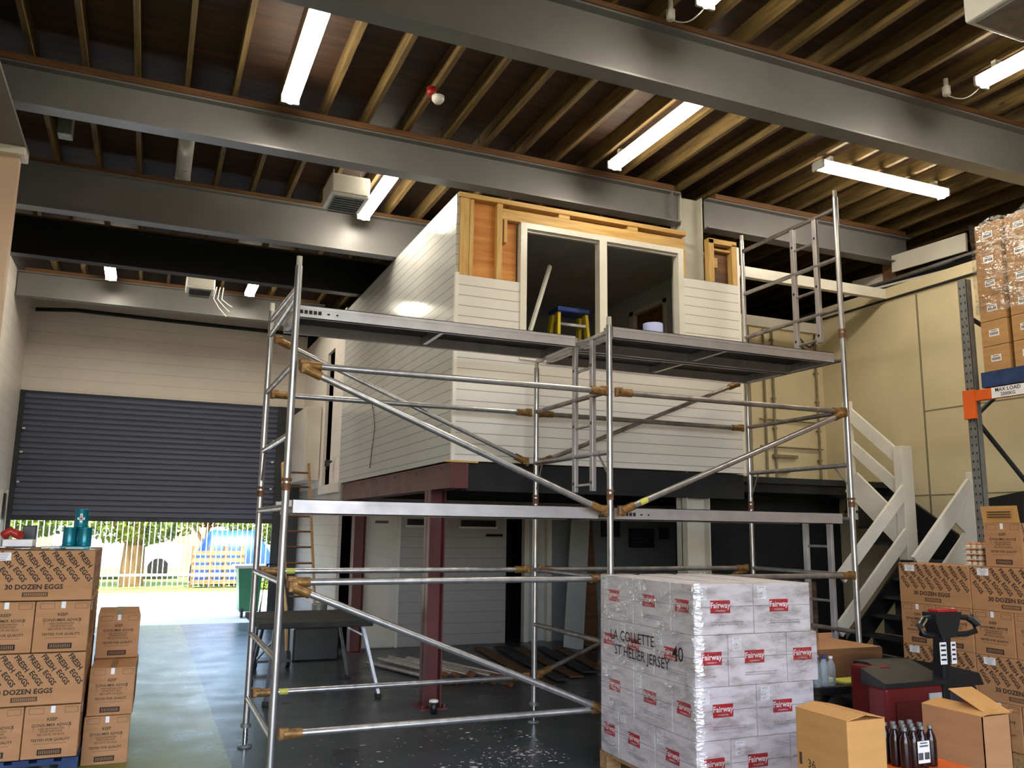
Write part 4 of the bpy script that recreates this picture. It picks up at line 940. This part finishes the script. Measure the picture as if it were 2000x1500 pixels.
# ================================================================== FAIRWAY PALLET
FX, FYY, BH = 3.23, 4.59, .315
L_, W_ = .468, .255
pallet(FX, FYY+.02, 0, .95, 1.2, 'pallet_wood', 'raw wooden pallet under the white wrapped boxes', 'x')
def fair(first=None):
    b = MB(); b.box(-L_/2, -W_/2, 0, L_/2, W_/2, BH, M['card_white'], .004)
    I = M['ink_grey']
    for s_, face, fx in ((-1, '-y', 0), (1, '+x', 0), (-1, '-x', 0)):
        if face == '-y':
            y = -W_/2-.0006
            b.patch((0, y, BH*.55), L_-.01, .002, M['ink'], face, .0006); b.patch((-.03, y-.0008, BH*.55), .155, .08, M['label_red'], face, .0006)
            b.text('Fairway', (-.03, y-.0018, BH*.575), .05, M['paper'], face, 0, .02); b.text('FOODSERVICE', (-.03, y-.0018, BH*.468), .012, M['paper'], face, 0, .002)
            for i in range(2): b.text('PREPARED AND PACKED FOR THE CATERING TRADE', (.02, y-.0004, BH*(.24-.045*i)), .0105, I, face, 0, .004)
        else:
            sx = -1 if face == '-x' else 1; x = sx*(L_/2+.0006)
            b.patch((x, 0, BH*.55), W_-.01, .002, M['ink'], face, .0006); b.patch((x+sx*.0006, 0, BH*.55), .155, .08, M['label_red'], face, .0006)
            b.text('Fairway', (x+sx*.0016, 0, BH*.575), .05, M['paper'], face, 0, .02); b.text('FOODSERVICE', (x+sx*.0016, 0, BH*.468), .012, M['paper'], face, 0, .002)
            b.text('12 x 1KG', (x+sx*.0004, 0, BH*.2), .014, I, face, 0, .003)
    b.box(-L_/2+.005, -.0015, BH, L_/2-.005, .0015, BH+.0006, M['ink_grey'])
    # the printed face on the far side too
    o = bpy.data.objects.new('food_carton', b.mesh('food_carton')); COL.objects.link(o); o['category'] = 'carton'
    l = MB(); l.patch((-L_/2+.065, -W_/2-.0024, BH*.82), .075, .085, M['paper'], '-y')
    l.text('BATCH', (-L_/2+.065, -W_/2-.0042, BH*.92), .014, M['ink_grey'], '-y', 0, .003); l.text('12 34', (-L_/2+.05, -W_/2-.0042, BH*.8), .016, M['ink'], '-y', 0, .004); l.text('M 15', (-L_/2+.06, -W_/2-.0042, BH*.73), .012, M['ink_grey'], '-y', 0, .003)
    lo = bpy.data.objects.new('paper_label', l.mesh('l')); COL.objects.link(lo); lo.parent = o
    return o
FC = fair(); fused = False
G4 = 'white cartons on the wrapped pallet'
def fc(x, y, z, rz, lab):
    global fused
    proto_copy(FC, not fused, (x, y, z), lab, G4, rz); fused = True
lv = ['bottom', 'second', 'third', 'top']
for r in range(4):
    z = .142+r*(BH+.002); R = f'{lv[r]} layer'
    if r in (3, 1):   # two long boxes across the near end, then boxes lengthwise
        fc(FX+L_/2, FYY+W_/2, z, 0, f'white carton with red label, {R}, near end, left of two')
        fc(FX+L_*1.5+.004, FYY+W_/2, z, 0, f'white carton with red label, {R}, near end, right of two')
        for j, q in enumerate(('nearer', 'farther')):
            for i, pos in enumerate(('left side', 'middle', 'right side')):
                fc(FX+W_/2+i*(.94-W_)/2, FYY+W_+.004+L_/2+j*(L_+.004), z, -HP, f'white carton lengthwise, {R}, {pos}, {q} one')
    else:
        fc(FX+W_/2, FYY+L_/2, z, -HP, f'white carton with red label, {R}, near left corner')
        fc(FX+W_/2, FYY+L_*1.5+.004, z, -HP, f'white carton with red label, {R}, left side behind the corner one')
        fc(FX+W_+.004+L_/2, FYY+W_/2, z, 0, f'white carton with red label, {R}, middle of the near end')
        fc(FX+W_+L_+.008+W_/2, FYY+L_/2, z, -HP, f'white carton with red label, {R}, near right corner')
        fc(FX+W_+L_+.008+W_/2, FYY+L_*1.5+.004, z, -HP, f'white carton with red label, {R}, right side behind the corner one')
        fc(FX+W_+.004+L_/2, FYY+W_*1.5+.006, z, 0, f'white carton, {R}, inner one behind the near end'); fc(FX+W_+.004+L_/2, FYY+W_*2.5+.01, z, 0, f'white carton, {R}, innermost one')
        fc(FX+L_/2, FYY+L_*2+.01+W_/2, z, 0, f'white carton, {R}, far end, left'); fc(FX+L_*1.5+.004, FYY+L_*2+.01+W_/2, z, 0, f'white carton, {R}, far end, right')
# stretch film round the stack, and the writing on it
b = MB(); x0, x1, y0, y1 = FX-.012, FX+.99, FYY-.012, FYY+1.215; NXs, NZs = 30, 16; rnd = random.Random(9)
pts = []
for i in range(10): pts.append((x0, y1+(y0-y1)*i/10))
for i in range(10): pts.append((x0+(x1-x0)*i/10, y0))
for i in range(10): pts.append((x1, y0+(y1-y0)*i/10))
for i in range(10): pts.append((x1+(x0-x1)*i/10, y1))
vs = []
for j in range(NZs+1):
    for (px_, py_) in pts:
        cx, cy = (x0+x1)/2, (y0+y1)/2; k = rnd.uniform(0, .006); dx, dy = px_-cx, py_-cy; l = math.hypot(dx, dy)
        vs.append((px_+dx/l*k, py_+dy/l*k, .145+j*(1.27/NZs)))
n_ = len(pts)
b.add(vs, [(j*n_+i, j*n_+(i+1) % n_, (j+1)*n_+(i+1) % n_, (j+1)*n_+i) for j in range(NZs) for i in range(n_)], None, True)
wr = solo('stretch_wrap', b, M['film'], 'clear shiny stretch film wrapped round the white cartons', 'stretch film', loc=(FX+.5, FYY+.6, .06))
hw = MB(); xx = x0-.012
hw.text('LA COLLETTE', (xx, FYY+.72, .995), .10, M['ink'], '-x', .02, .006, .95); hw.text('ST HELIER JERSEY', (xx, FYY+.6, .885), .098, M['ink'], '-x', -.02, .006, .95); hw.text('40', (xx, FYY+.15, .96), .13, M['ink'], '-x', 0, .004)
hw.build('handwriting', None, wr)
# ================================================================== RED POWERED PALLET TRUCK
TX, TY = 4.5, 4.35
t = thing('pallet_truck', 'dark red powered pallet truck with a black hood and tiller', 'pallet truck', (TX, TY, 0))
b = MB(); b.box(4.42, 4.22, .08, 4.93, 4.38, .77, None, .02); b.build('body', M['truck_red'], t)
b = MB(); b.prism([(4.2, .77), (4.62, .77), (4.62, .88), (4.5, .885), (4.2, .80)], 4.56, 4.96, None, 'yz'); b.prism([(4.2, .77), (4.4, .77), (4.4, .87), (4.2, .80)], 4.40, 4.56, None, 'yz'); b.build('hood', M['black_paint'], t)
b = MB(); b.box(4.48, 4.40, .1, 4.68, 4.58, .87, None, .02); b.build('battery_box', M['truck_red'], t)
b = MB(); b.box(4.5, 4.212, .15, 4.78, 4.219, .68, None, .002); b.build('front_panel', mat('darker_red_panel', '#571113', .4, 0, .05, 3), t)
b = MB(); b.box(4.79, 4.208, .6, 4.90, 4.219, .72, None, .002); b.build('data_plate', M['interior_light'], t)
ax, ay = 4.98, 4.22
b = MB(); b.bar((ax-.0, ay+.1, .2), (ax-.03, ay, 1.1), .07, .09, None, (0, 1, 0), .01); b.build('tiller_arm', M['black_paint'], t)
b = MB(); b.prism([(ax-.09, 1.07), (ax+.05, 1.07), (ax+.11, 1.23), (ax-.13, 1.23), (ax-.13, 1.17)], ay-.05, ay+.06, None); b.build('tiller_head', M['black_paint'], t)
b = MB(); b.box(ax-.09, ay-.04, 1.23, ax+.09, ay+.05, 1.25, None, .006); b.build('red_buttons', M['red'], t)
for s_ in (-1, 1):
    b = MB(); b.path([(ax+s_*.05, ay, 1.2), (ax+s_*.2, ay-.01, 1.19), (ax+s_*.26, ay-.02, 1.15), (ax+s_*.25, ay-.03, 1.1), (ax+s_*.18, ay-.02, 1.085), (ax+s_*.04, ay, 1.08)], .019, None, 12); g_ = b.build('handle_loop', M['black_paint'], t)
    b = MB(); b.tube((ax+s_*.215, ay-.03, 1.195), (ax+s_*.27, ay-.04, 1.15), .024, None, 14); b.build('chrome_tip', M['chrome'], g_)
b = MB(); b.patch((ax-.075, ay-.04, .97), .06, .14, M['paper'], '-y'); b.patch((ax+.02, ay-.04, .97), .045, .14, M['paper'], '-y')
for i in range(4): b.patch((ax-.075, ay-.042, 1.02-i*.03), .045, .012, M['ink'], '-y'); b.patch((ax+.02, ay-.042, 1.02-i*.03), .03, .012, M['ink'], '-y')
b.build('paper_tags', None, t)
b = MB()
for x in (4.5, 4.85):
    b = MB(); b.tube((x-.04, 4.4, .09), (x+.04, 4.4, .09), .09, None, 20); b.build('wheel', M['rubber'], t)
t = thing('black_machine', 'black machine cover behind the tiller of the pallet truck', 'machine', (5.26, 4.55, 0))
b = MB(); b.box(5.1, 4.34, .0, 5.42, 4.75, .72, None, .04); b.build('body', M['dark_steel'], t)
b = MB(); b.prism([(5.08, .72), (5.44, .72), (5.4, .8), (5.12, .86)], 4.32, 4.77, None); b.build('cover', M['black_paint'], t)
b = MB(); b.box(5.14, 4.33, .5, 5.36, 4.338, .62); b.build('red_panel', M['truck_red'], t)
# ================================================================== BOXES IN THE RIGHT FOREGROUND
def closed_box(name, x0, y0, z0, w, d, h, mm, lab, gap=True):
    b = MB(); b.box(x0, y0, z0, x0+w, y0+d, z0+h, M[mm], .006)
    if gap: b.box(x0+w/2-.0015, y0+.004, z0+h, x0+w/2+.0015, y0+d-.004, z0+h+.001, M['ink_brown'])
    return b
BX, BY_ = 3.31, 3.42
t = thing('tan_carton', 'tan carton with bowed top beside the white wrapped pallet, nearest the camera', 'carton', (BX+.13, BY_+.19, .46))
b = MB(); w, d, z0, z1 = .255, .37, .46, .81
b.box(BX, BY_, z0, BX+w, BY_+d, z1, M['card_light'], .004); b.build('box_body', None, t)
for s_ in (0, 1):
    b = MB(); xa = BX if s_ == 0 else BX+w; xm = BX+w/2+(-.003 if s_ == 0 else .003)
    b.add([(xa, BY_, z1), (xm, BY_, z1+.022), (xm, BY_+d, z1+.022), (xa, BY_+d, z1), (xa, BY_, z1+.004), (xm, BY_, z1+.026), (xm, BY_+d, z1+.026), (xa, BY_+d, z1+.004)], [(0, 3, 2, 1), (4, 5, 6, 7), (0, 1, 5, 4), (1, 2, 6, 5), (2, 3, 7, 6), (3, 0, 4, 7)]); b.build('top_flap', M['card_light'], t)
b = MB(); b.patch((BX-.0006, BY_+d-.03, .56), .018, .06, M['ink_brown'], '-x'); b.text('36', (BX-.002, BY_+.26, .545), .06, M['ink_brown'], '-x', 0, .004); b.build('print', None, t)
# open carton
OX, OY = 4.27, 3.42; w, d, z0, z1, th = .215, .40, .42, .765, .005
t = thing('open_carton', 'open brown carton with one raised flap at the lower right corner', 'carton', (OX+w/2, OY+d/2, z0))
b = MB(); b.box(OX, OY, z0, OX+w, OY+th, z1); b.box(OX, OY+d-th, z0, OX+w, OY+d, z1); b.box(OX, OY, z0, OX+th, OY+d, z1); b.box(OX+w-th, OY, z0, OX+w, OY+d, z1); b.box(OX, OY, z0, OX+w, OY+d, z0+th)
b.build('box_body', M['card'], t)
b = MB(); b.bar((OX, OY+d/2, z1), (OX+w*.62, OY+d/2, z1+.025), d-.01, .004, None); b.build('flap', M['card_light'], t)
b = MB(); b.bar((OX+w, OY+d*.38, z1), (OX+w*.95+.0, OY+d*.36, z1+.01), d*.7, .004); b.build('flap', M['card_light'], t)
b = MB(); b.add([(OX+w*.0, OY+.0, z1+.004), (OX+w, OY, z1+.004), (OX+w*.95, OY+.30, z1+.085), (OX+w*.05, OY+.30, z1+.085)], [(0, 1, 2, 3)]); b.add([(OX+w*.0, OY+.0, z1), (OX+w, OY, z1), (OX+w*.95, OY+.30, z1+.081), (OX+w*.05, OY+.30, z1+.081)], [(3, 2, 1, 0)])
b2 = MB(); b2.bar((OX+w*.75, OY+.02, z1+.003), (OX+w*.75, OY+.26, z1+.1), .19, .004); b2.build('flap', M['card_light'], t)
# what the foreground boxes stand on
def trolley(x0, y0, z1, w, d, mm, lab):
    t = thing('trolley', lab, 'trolley', (x0+w/2, y0+d/2, 0)); b = MB(); b.box(x0, y0, z1-.06, x0+w, y0+d, z1, None, .01); b.build('top', M[mm], t)
    for a in (0, 1):
        for c_ in (0, 1):
            b = MB(); b.tube((x0+.04+(w-.08)*a, y0+.04+(d-.08)*c_, .0), (x0+.04+(w-.08)*a, y0+.04+(d-.08)*c_, z1-.06), .018); b.build('leg', M['galv'], t)
trolley(3.28, 3.36, .46, .42, .5, 'white', 'white topped stand just under the tan carton')
trolley(4.15, 3.3, .42, .55, .6, 'white', 'white topped stand just under the open carton')
t = thing('orange_crate', 'orange crate between the two foreground cartons', 'crate', (3.9, 3.6, 0)); b = MB()
b.box(3.72, 3.42, 0, 4.12, 3.8, .5, None, .015); b.build('crate_body', M['orange'], t); b = MB(); b.box(3.70, 3.40, .5, 4.14, 3.82, .525, None, .008); b.build('rim', M['orange'], t)
# dark bottle pack
for i in range(4):
    for j in range(3):
        x, y_ = 3.78+i*.062, 3.5+j*.066; lab = 'dark cola bottle in the wrapped pack on the orange crate'
        t = thing('cola_bottle', lab, 'bottle', (x, y_, .525)); t['group'] = 'cola bottles in the pack'
        b = MB(); b.lathe([(0, 0), (.026, 0), (.029, .01), (.029, .13), (.024, .155), (.012, .18), (.012, .19), (0, .19)], (x, y_, .525), None, 14); b.build('bottle_body', M['cola'], t)
        b = MB(); b.tube((x, y_, .714), (x, y_, .73), .0145, None, 12); b.build('cap', M['galv'], t)
b = MB(); b.patch((3.87, 3.463, .61), .085, .11, M['paper'], '-y'); b.patch((3.87, 3.461, .64), .06, .008, M['ink_grey'], '-y'); b.patch((3.87, 3.461, .655), .05, .006, M['ink_grey'], '-y')
for i in range(2):
    for k in range(7): b.patch((3.845-.015+i*.045+k*.005, 3.461, .59), .0025, .035, M['ink'], '-y')
solo('pack_label', b, None, 'white barcode label on the front of the cola bottle pack', 'label')
# brown tray box and water bottles behind the wrapped pallet
t = thing('low_crate_table', 'dark low table behind the white wrapped pallet', 'table', (5.0, 5.35, 0)); b = MB(); b.box(4.45, 4.97, .58, 5.5, 5.78, .64, None, .01); b.build('top', M['black_paint'], t)
for a in (4.5, 5.43):
    for c_ in (5.03, 5.7): b = MB(); b.box(a-.02, c_-.02, 0, a+.02, c_+.02, .58); b.build('leg', M['black_paint'], t)
t = thing('brown_tray', 'large shallow brown cardboard tray behind the water bottles', 'tray', (5.05, 5.42, .64)); b = MB()
x0, y0, x1, y1, z0, z1 = 4.74, 5.2, 5.44, 5.74, .642, .86
b.box(x0, y0, z0, x1, y0+.006, z1); b.box(x0, y1-.006, z0, x1, y1, z1); b.box(x0, y0, z0, x0+.006, y1, z1); b.box(x1-.006, y0, z0, x1, y1, z1); b.box(x0, y0, z0, x1, y1, z0+.006); b.build('tray_body', M['timber_brown'], t)
b = MB(); b.bar((x0, y1, z1), (x1, y1, z1), .004, .1); b.box(x0, y0+.02, z1, x1, y1-.02, z1+.004); b.build('flap', M['card'], t)
for i in range(4):
    for j in range(2):
        x, y_ = 4.5+i*.068+.03, 5.02+j*.07
        t = thing('water_bottle', 'clear water bottle in the small group beside the white wrapped pallet', 'bottle', (x, y_, .64)); t['group'] = 'water bottles on the dark table'
        b = MB(); b.lathe([(0, 0), (.028, 0), (.031, .01), (.031, .06), (.028, .07), (.031, .08), (.031, .14), (.014, .18), (.014, .19), (0, .19)], (x, y_, .64), None, 16); b.build('bottle_body', M['pet'], t)
        b = MB(); b.tube((x, y_, .83), (x, y_, .845), .0155, None, 12); b.build('cap', M['blue' if (i+j) % 3 else 'white'], t)
b = MB(); b.box(4.84, 4.99, .641, 5.1, 5.16, .66, None, .004); solo('paper_pad', b, M['sticker'], 'pale yellow paper lying beside the water bottles', 'paper')
b = MB(); b.tube((5.75, 6.9, .3), (5.75, 6.9, 1.25), .07, None, 20); b.tube((5.75, 6.9, 0), (5.75, 6.9, .3), .1, None, 20); solo('grey_post', b, M['white_steel'], 'stout pale grey bollard behind the right scaffold ladder', 'bollard')

# film round the rack load
b = MB(); x0, x1, y0, y1 = 6.955, 7.92, 4.40, 5.30; rnd = random.Random(19); pts = []
for i in range(10): pts.append((x0, y1+(y0-y1)*i/10))
for i in range(8): pts.append((x0+(x1-x0)*i/8, y0))
for i in range(8): pts.append((x1, y0+(y1-y0)*i/8))
for i in range(8): pts.append((x1+(x0-x1)*i/8, y1))
vs = []; n_ = len(pts)
for j in range(11):
    for (px_, py_) in pts: vs.append((px_+rnd.uniform(-.006, .0), py_+rnd.uniform(-.006, .006), 3.75+j*.0875+(rnd.uniform(-.03, .05) if j == 10 else 0)))
b.add(vs, [(j*n_+i, j*n_+(i+1) % n_, (j+1)*n_+(i+1) % n_, (j+1)*n_+i) for j in range(10) for i in range(n_)], None, True)
b.v = b.v
solo('stretch_wrap', b, M['film_matt'], 'wrinkled stretch film round the upper brown cartons on the rack', 'stretch film', loc=(7.4, 4.85, 3.75))
# plaster flakes on the floor in front of the tower
rnd = random.Random(5); vs = []; fs = []
for i in range(900):
    if rnd.random() < .75:
        cx, cy, sp = rnd.choice([(2.3, 5.55, .25), (2.7, 5.7, .2), (2.1, 5.9, .3), (2.55, 6.2, .22), (2.95, 6.4, .2), (1.9, 5.3, .25), (3.0, 7.0, .3)])
        x, y = rnd.gauss(cx, sp), rnd.gauss(cy, sp*.6)
    else: x, y = rnd.uniform(1.2, 3.2), rnd.uniform(5.0, 7.4)
    if x > 3.18: continue
    n_ = rnd.randint(4, 6); r = rnd.uniform(.003, .016)**1.0*(.6 if rnd.random() < .7 else 1.3); k = len(vs); a0 = rnd.uniform(0, 6)
    vs += [(x+1.5*r*rnd.uniform(.5, 1)*math.cos(a0+6.283*q/n_), y+r*rnd.uniform(.5, 1)*math.sin(a0+6.283*q/n_), .002+rnd.uniform(0, .002)) for q in range(n_)]; fs.append(tuple(range(k, k+n_)))
m = MB(); m.add(vs, fs); o = solo('plaster_flakes', m, M['paper'], 'white plaster flakes scattered on the dark floor in front of the scaffold', 'debris', loc=(2.4, 6, 0)); o['kind'] = 'stuff'
